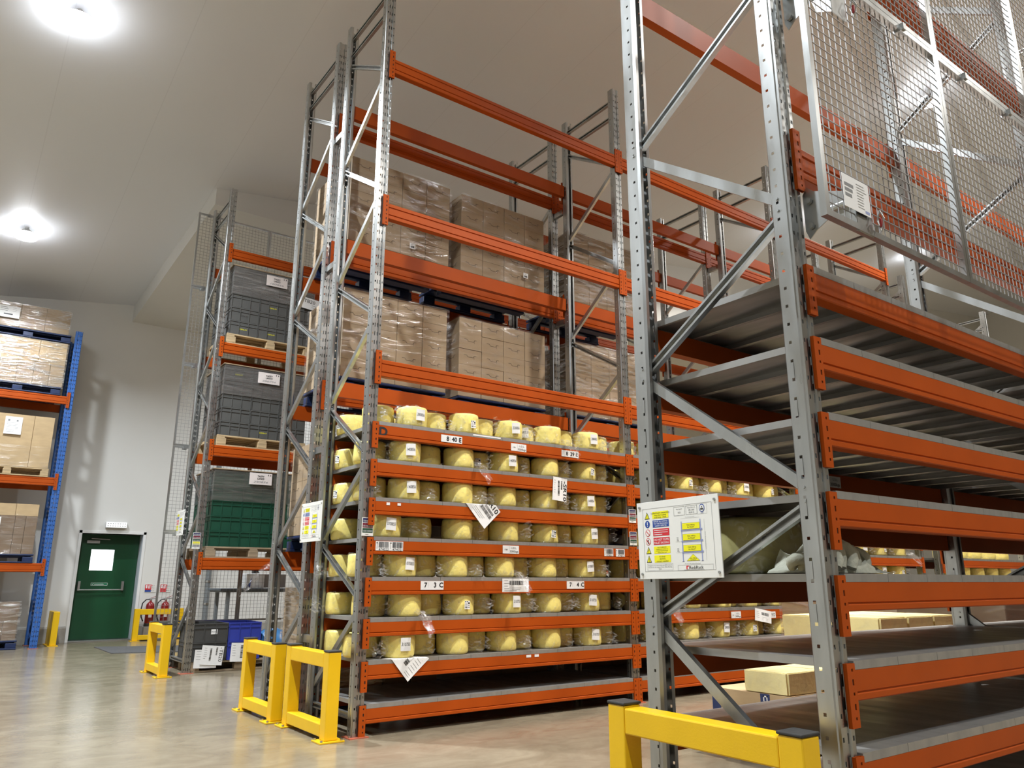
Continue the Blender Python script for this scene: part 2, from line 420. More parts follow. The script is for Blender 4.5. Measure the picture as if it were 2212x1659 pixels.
# ------------------------------------------------------------------ the room
X0, X1, Y0, Y1 = -10.0, 27.0, -14.0, 11.0
def room():
    m = MB(); m.box((X0-.3, Y0-.3, -.2), (X1+.3, Y1+.6, 0), 'floor_concrete'); struct(m.build('floor'))
    m = MB(); c = [(X0-.3, Y0-.3), (X1+.3, Y0-.3), (X1+.3, Y1+.6), (X0-.3, Y1+.6)]
    m.prism([(x, y, roof_z(x, y)) for x, y in c], (0, 0, .25), 'ceiling_panel'); struct(m.build('ceiling'))
    # wall behind the crates, with the recess of the fire door
    dx0, dx1, dz = -.53, .525, 1.945
    m = MB()
    def wp(xa, xb, za, top=None):
        ta, tb = (roof_z(xa, Y1)+.1, roof_z(xb, Y1)+.1) if top is None else (top, top)
        m.prism([(xa, Y1, za), (xa, Y1, ta), (xb, Y1, tb), (xb, Y1, za)], (0, .40, 0), 'wall_paint')
    wp(X0-.3, dx0, 0); wp(dx1, X1+.3, 0); wp(dx0, dx1, dz)
    struct(m.build('wall_back'))
    for nm, a, b in (('wall_left', (X0-.3, Y0-.3), (X0, Y1)), ('wall_right', (X1, Y0-.3), (X1+.3, Y1)), ('wall_front', (X0, Y0-.3), (X1, Y0))):
        m = MB()
        q = [(a[0], a[1]), (b[0], a[1]), (b[0], b[1]), (a[0], b[1])]
        vs = [(x, y, 0) for x, y in q]+[(x, y, roof_z(x, y)+.1) for x, y in q]
        m.faces(vs, [(0,3,2,1), (4,5,6,7), (0,1,5,4), (1,2,6,5), (2,3,7,6), (3,0,4,7)], 'wall_paint')
        struct(m.build(nm))
    # lowered ceiling box behind the mesh screen
    m = MB(); bx0, by0 = -.16, 6.02
    q = [(.04, by0), (X1, by0), (X1, Y1), (bx0, Y1)]
    vs = [(x, y, 6.17+.59*(Y1-y)/5) for x, y in q]+[(x, y, roof_z(x, y)) for x, y in q]
    m.faces(vs, [(0,3,2,1), (0,1,5,4), (1,2,6,5), (2,3,7,6), (3,0,4,7)], 'wall_paint')
    struct(m.build('ceiling_bulkhead'))
    m = MB()
    for a, b in ((X0, dx0-.06), (dx1+.02, 6)):
        m.prism([(a, Y1-.07, 0), (a, Y1-.07, .25), (a, Y1-.05, .28), (a, Y1, .28), (a, Y1, 0)], (b-a, 0, 0), 'kerb')
    struct(m.build('baseboard_back'))
    # white lining of the door recess; right reveal coloured as lit by a cool lamp
    m = MB()
    m.box((dx0-.05, Y1-.012, 0), (dx0, Y1+.28, dz+.05), 'trim_white')
    m.box((dx1, Y1-.012, 0), (dx1+.05, Y1-.002, dz+.05), 'trim_white')
    m.box((dx1-.004, Y1, 0), (dx1, Y1+.28, dz), 'recess_lit_blue')
    m.box((dx0-.05, Y1-.012, dz), (dx1+.05, Y1+.28, dz+.05), 'trim_white')
    m.box((dx0, Y1+.02, 0), (dx1, Y1+.28, .02), 'door_steel')
    struct(m.build('trim_1', bevel=.003))
    # the fire door
    d = empty('door_1', (0, Y1+.29, 0)); struct(d)
    m = MB(); a, b = dx0+.006, dx1-.006
    wx0, wx1, wz0, wz1 = -.30, .10, 1.27, 1.66
    for q in (((a, 0, .025), (wx0, .05, dz-.005)), ((wx1, 0, .025), (b, .05, dz-.005)), ((wx0, 0, .025), (wx1, .05, wz0)), ((wx0, 0, wz1), (wx1, .05, dz-.005))):
        m.box(q[0], q[1], 'door_green')
    m.build('door_leaf', d)
    m = MB()
    m.box((wx0+.002, .02, wz0+.002), (wx1-.002, .03, wz1-.002), 'daylight_pane'); m.build('vision_panel', d)
    m = MB()
    for x in (-.44, .30):
        m.box((x-.022, -.07, .90), (x+.022, 0, 1.07), 'door_steel')
    m.tube([(-.44, -.06, .915), (.30, -.06, .915)], .013, 10, 'door_steel')
    m.build('push_bar', d, bevel=.004)
    m = MB()
    m.box((-.40, -.05, 1.77), (-.18, 0, 1.825), 'door_steel')
    m.obox((-.33, -.055, 1.85), (.32, 0, -.012), (0, .012, 0), (0, 0, .018), 'door_steel')
    m.build('door_closer', d, bevel=.003)
    m = MB(); s = Sheet(m, facing_front(-.24, -.003, 1.045))
    slab(m, s.pos, .29, .055, .003, 'print_green'); s.frame(.003, .003, .284, .049, .004, 'print_white'); s.lines(.06, .022, .19, 2, .012, .004, 'print_white', seed=5)
    s.poly([(.02, .036), (.045, .014), (.05, .018), (.028, .04)], 'print_white')
    m.build('door_sign', d)
room()

def tagged_lamp(i, x, y, power, col, drop, beam):
    z = roof_z(x, y)-drop
    t = empty('high_bay_lamp', (x, y, z))
    m = MB(); m.lathe([(.03, drop+.02), (.03, .0), (.06, -.02), (.10, -.05), (.13, -.09), (.165, -.094)], 28, 'lamp_body'); m.build('housing', t, smooth=True)
    m = MB(); m.lathe([(.170, -.095), (.172, -.12), (.155, -.15), (.10, -.168), (.02, -.172)], 28, 'lamp_lens'); m.build('lens', t, smooth=True)
    l = lamp_light(0, 0, -.185, power, col, beam); l.parent = t
    return t
LAMP_LABELS = {0: 'round bright ceiling lamp above the blue racking and green door', 1: 'round bright ceiling lamp, the largest looking, high above the yellow guards',
               5: 'round bright ceiling lamp seen through the raised wire mesh panels'}
for i, (x, y, p, c, dr, ba) in enumerate(LAMPS):
    t = tagged_lamp(i, x, y, p, c, dr, ba)
    tag(t, LAMP_LABELS.get(i, 'round ceiling lamp over an aisle, out of view'), 'ceiling lamp', 'high bay lamps' if i in LAMP_LABELS else 'high bay lamps out of view')

# ------------------------------------------------------------------ racking
BAY, DEP = 2.81, .90
def upright_mesh(H, m_name, half=.046):
    """open perforated steel section; front face at y=0, body towards +y"""
    k = half/.046
    path = [(-.016, .086), (-.034, .086), (-.046, .076), (-.046, .058), (-.046, .046), (-.046, .014), (-.041, .010), (-.041, 0),
            (-.036, 0), (-.026, 0), (-.019, 0), (-.016, .008), (-.014, .008), (-.007, .008)]
    hole = {3: ('c', .012), 8: ('s', .016), 12: ('l', .034)}     # segment index -> hole height
    full = path + [(-x, y) for x, y in reversed(path)]
    n = len(path); segs = len(full)-1
    mb = MB()
    for i in range(segs):
        j = i if i < n-1 else (segs-1-i)
        (xa, ya), (xb, yb) = full[i], full[i+1]
        xa, xb = xa*k, xb*k
        h = hole.get(j) if i != n-1 else None
        spans = [(0, H)]
        if h:
            spans, z = [], 0.
            c = .045
            while c+h[1]/2 < H:
                spans.append((z, c-h[1]/2)); z = c+h[1]/2; c += .075
            spans.append((z, H))
        for za, zb in spans:
            mb.faces([(xa, ya, za), (xb, yb, za), (xb, yb, zb), (xa, ya, zb)], [(0, 1, 2, 3)], m_name)
    o = mb.build('upright'); mod = o.modifiers.new('s', 'SOLIDIFY'); mod.thickness = .0022; mod.offset = -1
    bm = bmesh.new(); bm.from_mesh(o.data); bmesh.ops.remove_doubles(bm, verts=bm.verts, dist=1e-5)
    bmesh.ops.recalc_face_normals(bm, faces=bm.faces); bm.to_mesh(o.data); bm.free()
    dg = bpy.context.evaluated_depsgraph_get(); dg.update()
    me = bpy.data.meshes.new_from_object(o.evaluated_get(dg))
    old = o.data; bpy.data.objects.remove(o); bpy.data.meshes.remove(old)
    me.name = 'upright'
    return me

def channel(mb, a, b, m, openx, wd=.044, dp=.028, t=.003):
    """lipped brace channel from a to b in the frame plane; its open side looks to openx*x"""
    a, b = Vector(a), Vector(b); d = (b-a).normalized(); s = d.cross(Vector((1, 0, 0))).normalized()
    sx = openx; w2 = wd/2
    prof = [(sx*dp/2, -w2), (-sx*dp/2, -w2), (-sx*dp/2, w2), (sx*dp/2, w2), (sx*dp/2, w2-.011), (sx*(dp/2-t), w2-.011),
            (sx*(dp/2-t), w2-t), (sx*(-dp/2+t), w2-t), (sx*(-dp/2+t), -w2+t), (sx*(dp/2-t), -w2+t), (sx*(dp/2-t), -w2+.011), (sx*dp/2, -w2+.011)]
    P = [a+Vector((x, 0, 0))+s*q for x, q in prof]; Q = [p+(b-a) for p in P]; n = len(P)
    mb.faces(P+Q, [(i, (i+1) % n, (i+1) % n+n, i+n) for i in range(n)], m)
    for ring in (P, Q):
        for quad in ((0, 1, 8, 9), (1, 2, 7, 8), (2, 3, 6, 7), (9, 10, 11, 0), (3, 4, 5, 6)): mb.poly([ring[i] for i in quad], m)

UP = {}
def frame_proto(H, m_name, half, mirrored):
    key = (H, m_name, half, mirrored)
    if key in UP: return UP[key], False
    f = empty('upright_frame')
    me = UP.get((H, m_name, half)) or upright_mesh(H, m_name, half); UP[(H, m_name, half)] = me
    inst(me, 'upright', f); inst(me, 'upright', f, (0, DEP, 0), math.pi)
    near = [z for z in (.92, 2.03, 3.21, 4.36, 5.54) if z < H-.1]
    far = [z for z in (.24, 1.40, 2.58, 3.72, 4.92, 6.09) if z < H-.1]
    pts = sorted([(z, 0) for z in near]+[(z, 1) for z in far])
    ya, yb = .052, DEP-.052
    def yy(k): return (yb if k else ya) if not mirrored else (ya if k else yb)
    for i in range(len(pts)-1):
        (za, ka), (zb, kb) = pts[i], pts[i+1]
        mb = MB()
        off = .026
        openx = -1 if ka == 0 else 1
        channel(mb, (0, yy(ka), za+off), (0, yy(kb), zb-off), m_name, openx)
        for k, z in ((ka, za+off), (kb, zb-off)):
            mb.tube([(-.05, yy(k), z+.006), (.05, yy(k), z+.006)], .006, 8, m_name)
        mb.build('brace', f)
    for z in (H-.13, H-.33) if H > 5 else (H-.13,):
        mb = MB(); channel(mb, (0, ya, z), (0, yb, z), m_name, -1); mb.build('brace', f)
    mb = MB(); channel(mb, (0, ya, .13), (0, yb, .13), m_name, -1); mb.build('brace', f)
    for y in (.03, DEP-.03):
        mb = MB(); mb.box((-.075, y-.07, 0), (.075, y+.07, .006), 'red_oxide')
        for sx in (-1, 1): mb.tube([(sx*.06, y-.03, .005), (sx*.06, y-.03, .02)], .009, 8, 'galv')
        mb.build('base_plate', f)
    UP[key] = f
    return f, True
def add_frame(rack, x, H, m_name='galv', half=.046, mirrored=False):
    f, fresh = frame_proto(H, m_name, half, mirrored)
    if fresh:
        f.parent = rack; f.location = (x, 0, 0)
    else:
        f = copy_tree(f, rack, (x, 0, 0))
    return f

BEAMS = {}
def beam_mesh(L, kind):
    if (L, kind) in BEAMS: return BEAMS[(L, kind)]
    mb = MB()
    if kind == 'shelf':
        p = [(.042, 0), (-.012, 0), (-.012, -.070), (-.007, -.073), (-.007, -.076), (-.014, -.080), (-.014, -.098), (-.010, -.102), (.042, -.102)]
    else:
        p = [(.042, 0), (-.008, 0), (-.011, -.004), (-.011, -.030), (-.005, -.034), (-.005, -.038), (-.011, -.042), (-.011, -.098), (-.005, -.102),
             (-.005, -.106), (-.011, -.110), (-.011, -.136), (-.008, -.14), (.042, -.14)]
    mb.prism([(0, y, z) for y, z in p], (L, 0, 0), 'orange')
    BEAMS[(L, kind)] = mb.mesh('beam'); return BEAMS[(L, kind)]
def conn_mesh(kind, side):
    """bent end connector; side -1 at the beam's left end, +1 at its right end"""
    key = ('c', kind, side)
    if key in BEAMS: return BEAMS[key]
    mb = MB(); top, bot = (.024, -.186) if kind == 'shelf' else (.072, -.206)
    xa, xb = (-.046, .004) if side < 0 else (-.004, .046)
    y0, y1 = -.019, -.0035
    hz = [top-.022, top-.062, top-.10, top-.142, top-.18] + ([top-.22, top-.256] if kind != 'shelf' else [])
    cx = (xa+xb)/2 + (.006 if side < 0 else -.006)
    # front plate with punched holes; a black backing paints the shade inside them
    zz = top
    for i, h in enumerate(hz):
        hh = .020 if i % 2 else .010; hw = .005
        mb.box((xa, y0, h+hh/2), (xb, y0+.004, zz), 'orange')
        mb.box((xa, y0, h-hh/2), (cx-hw, y0+.004, h+hh/2), 'orange'); mb.box((cx+hw, y0, h-hh/2), (xb, y0+.004, h+hh/2), 'orange')
        mb.box((cx-hw, y0+.0035, h-hh/2), (cx+hw, y0+.004, h+hh/2), 'ink')
        zz = h-hh/2
    mb.box((xa, y0, bot), (xb, y0+.004, zz), 'orange')
    mb.box((xa, y0+.004, bot), (xa+.004, y1, top), 'orange'); mb.box((xb-.004, y0+.004, bot), (xb, y1, top), 'orange')
    mb.box((xa, y1-.003, bot), (xb, y1, top), 'orange')
    BEAMS[key] = mb.mesh('connector'); return BEAMS[key]

def add_beam(rack, x, z, kind, far=False, bay=BAY):
    L = bay-.106
    if not far:
        b = inst(beam_mesh(L, kind), 'beam', rack, (x+.053, 0, z))
    else:
        b = inst(beam_mesh(L, kind), 'beam', rack, (x+bay-.053, DEP, z), math.pi)
    inst(conn_mesh(kind, -1), 'connector', b, (-.006, 0, 0)); inst(conn_mesh(kind, 1), 'connector', b, (L+.006, 0, 0))
    return b

def deck_mesh(L):
    if ('d', L) in BEAMS: return BEAMS[('d', L)]
    mb = MB(); n = 9; w = L/n; y0, y1, t = -.012, DEP+.012, .002
    for i in range(n):
        a, b = i*w+.001, (i+1)*w-.001
        mb.box((a, y0, .028), (b, y1, .030), 'deck_steel')
        for xa in (a, b-t): mb.box((xa, y0, .0005), (xa+t, y1, .028), 'deck_steel')
        for ya in (y0, y1-t): mb.box((a+t, ya, .0005), (b-t, ya+t, .028), 'deck_steel')
        mb.box((a+t, y0+t, .0005), (a+.016, y1-t, .0025), 'deck_steel'); mb.box((b-.016, y0+t, .0005), (b-t, y1-t, .0025), 'deck_steel')
    BEAMS[('d', L)] = mb.mesh('shelf_deck'); return BEAMS[('d', L)]
def add_deck(rack, x, z, bay=BAY):
    return inst(deck_mesh(bay-.112), 'shelf_deck', rack, (x+.056, 0, z+.0005))

def spacers(rack, xs):
    mb0 = None
    for x in xs:
        for z in (.62, 2.22, 3.98, 5.36):
            if mb0 is None:
                mb0 = MB(); mb0.box((-.02, DEP+.004, -.03), (.02, DEP+.196, .03), 'galv'); mb0 = mb0.mesh('row_spacer')
            inst(mb0, 'row_spacer', rack, (x, 0, z))

ZS = [.19+.3*k for k in range(8)]
HR = 6.5
rackC = tag(empty('pallet_rack', (0, 0, 0)), 'long orange and galvanised rack in the centre with shelves of yellow cheese wheels', 'pallet rack')
rackB = tag(empty('pallet_rack', (0, 1.10, 0)), 'orange and galvanised rack holding pallets of brown cartons, behind the cheese rack', 'pallet rack')
rackA = tag(empty('pallet_rack', (0, 4.79, 0)), 'orange and galvanised rack holding dark grey and green crates, backed by wire mesh', 'pallet rack')
rackD = tag(empty('pallet_rack', (0, -3.84, 0)), 'orange and galvanised rack of mostly bare steel shelves, with raised wire mesh', 'pallet rack')
rackE = tag(empty('pallet_rack', (-3.97, 9.85, 0)), 'rack with a blue upright frame and bright orange beams against the back wall', 'pallet rack')
rackF = tag(empty('pallet_rack', (8.95, 0, 0)), 'shorter distant rack ending the cheese row, seen between the bare steel shelves', 'pallet rack')
BM = {}
for i in range(4): add_frame(rackC, i*BAY, HR)
for b in range(3):
    for k, z in enumerate(ZS):
        BM['C', b, k, 0] = add_beam(rackC, b*BAY, z, 'shelf'); BM['C', b, k, 1] = add_beam(rackC, b*BAY, z, 'shelf', True)
        BM['C', b, k, 'd'] = add_deck(rackC, b*BAY, z)
    for z in (2.83, 4.22, 5.65):
        add_beam(rackC, b*BAY, z, 'pallet'); add_beam(rackC, b*BAY, z, 'pallet', True)
spacers(rackC, [i*BAY for i in range(4)])
for i in range(4): add_frame(rackB, i*BAY, HR)
for b in range(3):
    for z in (1.36, 2.81, 4.20, 5.60):
        add_beam(rackB, b*BAY, z, 'pallet'); add_beam(rackB, b*BAY, z, 'pallet', True)
for i in range(4): add_frame(rackA, i*BAY, 6.46)
for b in range(3):
    for z in (1.365, 2.80, 4.20, 5.56):
        add_beam(rackA, b*BAY, z, 'pallet'); add_beam(rackA, b*BAY, z, 'pallet', True)
for i in range(3): add_frame(rackD, i*BAY, HR, mirrored=True)
for b in range(2):
    for k, z in enumerate(ZS):
        BM['D', b, k, 0] = add_beam(rackD, b*BAY, z, 'shelf'); BM['D', b, k, 1] = add_beam(rackD, b*BAY, z, 'shelf', True)
        add_deck(rackD, b*BAY, z)
    add_beam(rackD, b*BAY, 2.85, 'pallet')
    for z in (4.25, 5.65):
        add_beam(rackD, b*BAY, z, 'pallet'); add_beam(rackD, b*BAY, z, 'pallet', True)
for i in range(2): add_frame(rackE, i*BAY, 5.46, 'blue_frame', .056)
for z in (1.365, 2.80, 4.24):
    add_beam(rackE, 0, z, 'pallet'); add_beam(rackE, 0, z, 'pallet', True)
for i in range(2): add_frame(rackF, i*BAY, 5.74)
for k in (3, 4):
    add_beam(rackF, 0, ZS[k], 'shelf'); add_beam(rackF, 0, ZS[k], 'shelf', True); add_deck(rackF, 0, ZS[k])

# the D stencilled on the top shelf beam, and the labels stuck to the beams
def beam_label(key, x, z, w, h, name, draw, m='paper'):
    """x, z = top left corner in the world, on the near face of the beam"""
    b = BM[key]; mb = MB()
    s = Sheet(mb, facing_front(0, 0, 0))
    slab(mb, s.pos, w, h, .0008, m); draw(s)
    lx, ly = (x-b.parent.location.x-b.location.x), -.0145
    return mb.build(name, b, (lx, ly, z-b.location.z))
def loc_label(a, b, c, wd=.207, ht=.058):
    def d(s):
        x = .045 if b in ('3', '4') else .065
        s.text(x, ht/2, a, .036, 'ink', bold=.0016); s.rect(x+.022, .010, .0015, ht-.020, 'ink_grey')
        s.text(.130, ht/2, b, .036, 'ink', bold=.0016); s.rect(.166, .010, .0015, ht-.020, 'ink_grey')
        s.text(.187, ht/2, c, .036, 'ink', bold=.0016)
    return d
def udl(n, wd=.17):
    def d(s):
        s.rect(wd*.40, .004, .0012, .06, 'ink_grey'); s.text(wd*.2, .034, n, .012, 'ink')
        s.text(wd*.70, .020, 'U.D.L.', .016, 'ink'); s.text(wd*.70, .048, '3000kgs', .018, 'ink', fit=wd*.52)
    return d
def bars(n, sd, wd):
    def d(s):
        s.barcode(wd*.22, .004, wd*.72, .044, seed=sd); s.text(wd*.58, .060, n, .017, 'ink', fit=wd*.72)
        s.rect(wd*.08, .012, .003, .045, 'ink'); s.poly([(wd*.03, .016), (wd*.09, .004), (wd*.15, .016)], 'ink')
    return d
mb = MB(); s = Sheet(mb, facing_front(0, 0, 0)); s.text(.036, .036, 'D', .066, 'ink', wide=1.1, bold=.004)
mb.build('stencil_letter', BM['C', 0, 7, 0], (.060-.053, -.0125, -.012))
beam_label(('C', 0, 7, 0), .628, 2.276, .207, .060, 'location_label', loc_label('8', '40', 'E'))
beam_label(('C', 0, 7, 0), 1.931, 2.276, .207, .060, 'location_label', loc_label('8', '39', 'E'))
beam_label(('C', 0, 7, 0), 1.349, 2.279, .170, .067, 'load_label', udl('1486'))
beam_label(('C', 0, 4, 0), 1.263, 1.385, .172, .067, 'load_label', udl('1708'))
beam_label(('C', 0, 4, 0), .072, 1.386, .118, .070, 'barcode_label', bars('474022', 11, .118))
beam_label(('C', 0, 4, 0), .190, 1.386, .118, .070, 'barcode_label', bars('474021', 12, .118))
beam_label(('C', 0, 4, 0), 2.434, 1.388, .115, .070, 'barcode_label', bars('474011', 13, .115))
beam_label(('C', 0, 4, 0), 2.583, 1.386, .115, .070, 'barcode_label', bars('474012', 14, .115))
beam_label(('C', 0, 3, 0), .475, 1.089, .209, .066, 'location_label', loc_label('7', '3', 'C'))
beam_label(('C', 0, 3, 0), 1.968, 1.089, .207, .066, 'location_label', loc_label('7', '4', 'C'))
def form(s):
    s.lines(.02, .015, .06, 4, .022, .003, seed=8); s.barcode(.075, .018, .15, .035, seed=15); s.lines(.10, .075, .15, 2, .014, .003, seed=4); s.lines(.02, .098, .2, 1, .01, .003)
beam_label(('C', 0, 3, 0), 1.260, 1.110, .279, .110, 'barcode_sheet', form)
beam_label(('C', 1, 2, 0), 4.218, .779, .160, .066, 'load_label', udl('106', .16))
beam_label(('C', 1, 2, 0), 4.83, .766, .150, .066, 'location_label', lambda s: (s.text(.085, .033, '9', .034, 'ink', wide=.85), s.rect(.103, .012, .0015, .04, 'ink_grey'), s.text(.125, .033, 'D', .034, 'ink', wide=.8)))
mb = MB(); s = Sheet(mb, facing_front(0, 0, 0)); slab(mb, s.pos, .29, .012, .0008, 'paper')
mb.build('label_strip', BM['C', 0, 7, 'd'], (.946-.056, -.0135, .024))
for x, w in ((1.512, .05), (1.60, .045)):
    beam_label(('C', 0, 1, 0), x, .486, w, .02, 'tape_remnant', lambda s: None)
for x in (.149, .245):
    beam_label(('C', 0, 5, 0), x, 1.684, .03, .02, 'tape_remnant', lambda s: None)
# the load plate on the inside of the near rack
b = BM['D', 0, 4, 1]; mb = MB(); s = Sheet(mb, facing_front(0, 0, 0)); slab(mb, s.pos, .13, .065, .001, 'paper')
s.text(.075, .018, 'U.D.L.', .015, 'ink'); s.text(.07, .046, '3000kgs', .018, 'ink', fit=.09)
for bb in (BM['D', 0, 5, 1],):
    o = mb.build('load_label', bb); o.rotation_euler = (0, 0, math.pi); o.location = (BAY-.053-1.428, .0435, -.012)

# ------------------------------------------------------------------ cheese wheels
def cheese_body(seed, r=.130, h=.176):
    mb = MB(); f = .020
    prof = [(0.001, 0), (r*.6, 0), (r-f, 0), (r-f*.3, f*.25), (r, f), (r+.002, h*.33), (r+.002, h*.66), (r, h-f), (r-f*.3, h-f*.25), (r-f, h), (r*.6, h+.001), (.001, h+.002)]
    n = 44; mb.lathe(prof, n, 'cheese')
    out = []
    for x, y, z in mb.v:
        p = Vector((x, y, z)); q = Vector((seed*3.1, seed*1.7, 0))
        d = noise.noise(p*9+q)*.006 + noise.noise(p*28+q)*.0022
        rad = Vector((x, y, 0)); rr = rad.length
        if rr > 1e-3:
            k = 1+d/max(rr, .05); x, y = x*k, y*k
        if z > h*.5: z += noise.noise(p*11+q)*.003
        out.append((x, y, z))
    mb.v = out
    return mb.mesh('cheese_body', True, 60)
def cheese_film(seed, r=.1335, h=.179):
    """clear bag pulled round the wheel, gathered at the side into a crumpled tail"""
    rr = random.Random(seed); mb = MB(); n, rows = 48, 9; vs = []
    q = Vector((seed*5.3, seed*2.9, 0))
    for j in range(rows+1):
        z = .002+h*j/rows
        for k in range(n):
            a = 2*math.pi*k/n; p = Vector((math.cos(a)*.15, math.sin(a)*.15, z))
            d = abs(noise.noise(p*14+q))*.010 + abs(noise.noise(p*34+q))*.004 + (.006*(1-j/rows)**3)
            inset = .012 if j == rows else 0
            vs.append(((r+d-inset)*math.cos(a), (r+d-inset)*math.sin(a), z + (.003 if j == rows else 0)))
    fs = [(j*n+k, j*n+(k+1) % n, (j+1)*n+(k+1) % n, (j+1)*n+k) for j in range(rows) for k in range(n)]
    mb.faces(vs, fs, 'film')
    return mb.mesh('film_wrap', True, 50)
def crumple(seed, ln=.15, wd=.13, drop=.5):
    """a gathered tail of film: folded fan, narrow at the root (origin), along +x, drooping"""
    r = random.Random(seed); mb = MB(); nu, nv = 12, 16; vs = []
    q = Vector((seed*1.37, seed*4.1, 0))
    ph = r.uniform(0, 6)
    for i in range(nu+1):
        u = i/nu; w = wd*(.30+.75*u**.7)*(1 - .25*max(0, u-.8)/.2)
        for j in range(nv+1):
            v = j/nv*2-1
            fold = math.sin(v*9+ph+u*2)*.016*(.5+u) + noise.noise(Vector((u*5, v*5, 0))+q)*.035*u**.7
            x = u*ln + noise.noise(Vector((v*4, u*3, 7))+q)*.035*u
            y = v*w*.55 + noise.noise(Vector((v*3, u*4, 3))+q)*.02*u
            vs.append((x, fold, y - drop*ln*u*u*.5))
    fs = [(i*(nv+1)+j, i*(nv+1)+j+1, (i+1)*(nv+1)+j+1, (i+1)*(nv+1)+j) for i in range(nu) for j in range(nv)]
    mb.faces(vs, fs, 'crumple')
    return mb.mesh('film_tail', True, 25)
BODY = [cheese_body(i, h=(.175, .178, .172, .176)[i]) for i in range(4)]
FILM = [cheese_film(i) for i in range(4)]
TAIL = [crumple(1, .14, .12, .35), crumple(2, .12, .15, .1), crumple(3, .15, .10, .3), crumple(4, .13, .14, -.5), crumple(5, .20, .08, 1.5)]
CARD_H = {}
def card_mesh(txt, kind):
    """a card curved round the wheel; origin at the wheel's base centre, facing -y"""
    if (txt, kind) in CARD_H: return CARD_H[(txt, kind)]
    mb = MB(); rad = .1455
    w, h, z0 = (.106, .096, .145) if kind == 'date' else (.064, .066, .110)
    sd = sum(map(ord, txt+kind))
    tilt = random.Random(sd).uniform(-.07, .07)
    def pos(x, y, k):
        xx = (x-w/2)*math.cos(tilt)-(y-h/2)*math.sin(tilt); yy = (x-w/2)*math.sin(tilt)+(y-h/2)*math.cos(tilt)
        a = xx/(rad*1.25)
        return Vector(((rad+k)*math.sin(a), -(rad+k)*math.cos(a), z0-h/2-yy))
    pp = bent(mb, pos, w, h, 'paper', lambda u, v: .004*max(0, v-.6)*u, 6)
    s = Sheet(mb, pp)
    if kind == 'date': s.text(w*.5, h*.48, txt, .024, 'ink', fit=w*.84, slant=.15)
    else:
        r = random.Random(sd)
        s.rect(.003, .004, w*.55, .007, 'ink'); s.rect(w*.62, .012, w*.3, .014, 'ink'); s.lines(.006, .020, w*.5, 3, .008, .002, seed=sd)
        s.barcode(.006, .045, w*.4, .012, seed=sd); s.rect(w*.6, .034, w*.32, .004, 'ink'); s.rect(w*.66, .048, w*.25, .006, 'ink')
    me = mb.mesh('date_card' if kind == 'date' else 'stock_label'); CARD_H[(txt, kind)] = me
    return me
NW = [0]
def wheel(x, y, z, label, group, card=None, kind=None, face=.35, tail=None, rz=None):
    i = NW[0]; NW[0] += 1
    t = empty('cheese_round', (x, y, z))
    a = R.uniform(0, 6.28)
    v = i % 4
    inst(BODY[v], 'cheese_body', t, (0, 0, .0012), a); inst(FILM[(i*7+1) % 4], 'film_wrap', t, (0, 0, .0012), a+1)
    if card is not None: inst(card_mesh(card, kind or 'date'), 'date_card' if (kind or 'date') == 'date' else 'stock_label', t, (0, 0, .004), face)
    if tail:
        k, ang, zz = tail
        inst(TAIL[k], 'film_tail', t, (math.cos(ang)*.122, math.sin(ang)*.122, zz), ang)
    tag(t, label, 'cheese wheel', group)
    return t
SHORT = ['', 'lowest loaded shelf', 'second loaded shelf', 'shelf labelled C', 'shelf with beam barcodes', 'shelf behind R10 sheet', 'shelf above SR10 sheet', 'top shelf marked D']
FX = {7: [.43, .94, 1.42, 1.88, 2.36], 6: [.37, .90, 1.37, 1.84, 2.31], 5: [.38, .89, 1.36, 1.83, 2.30], 4: [.22, .90, 1.38, 1.84, 2.32], 3: [.37, .85, 1.33, 1.81, 2.27],
      2: [.42, .92, 1.41, 1.85, 2.31], 1: [.37, .87, 1.36, 1.84, 2.33]}
CARDS = {(7, 0): ('280856', 'date'), (7, 1): ('a', 'stock'), (7, 2): ('220856', 'date'), (7, 4): ('280855', 'date'), (6, 0): ('140856', 'date'), (6, 2): ('140856 ', 'date'),
         (6, 4): ('b', 'stock'), (5, 0): ('140856', 'date'), (5, 4): ('140856 ', 'date'), (4, 0): ('070855', 'date'), (4, 3): ('c', 'stock'), (4, 4): ('070855 ', 'date'),
         (3, 0): ('070855', 'date'), (3, 4): ('070855 ', 'date'), (2, 1): ('d', 'stock'), (2, 2): ('310755', 'date'), (2, 4): ('310755 ', 'date'),
         (1, 0): ('310755', 'date'), (1, 4): ('310755 ', 'date')}
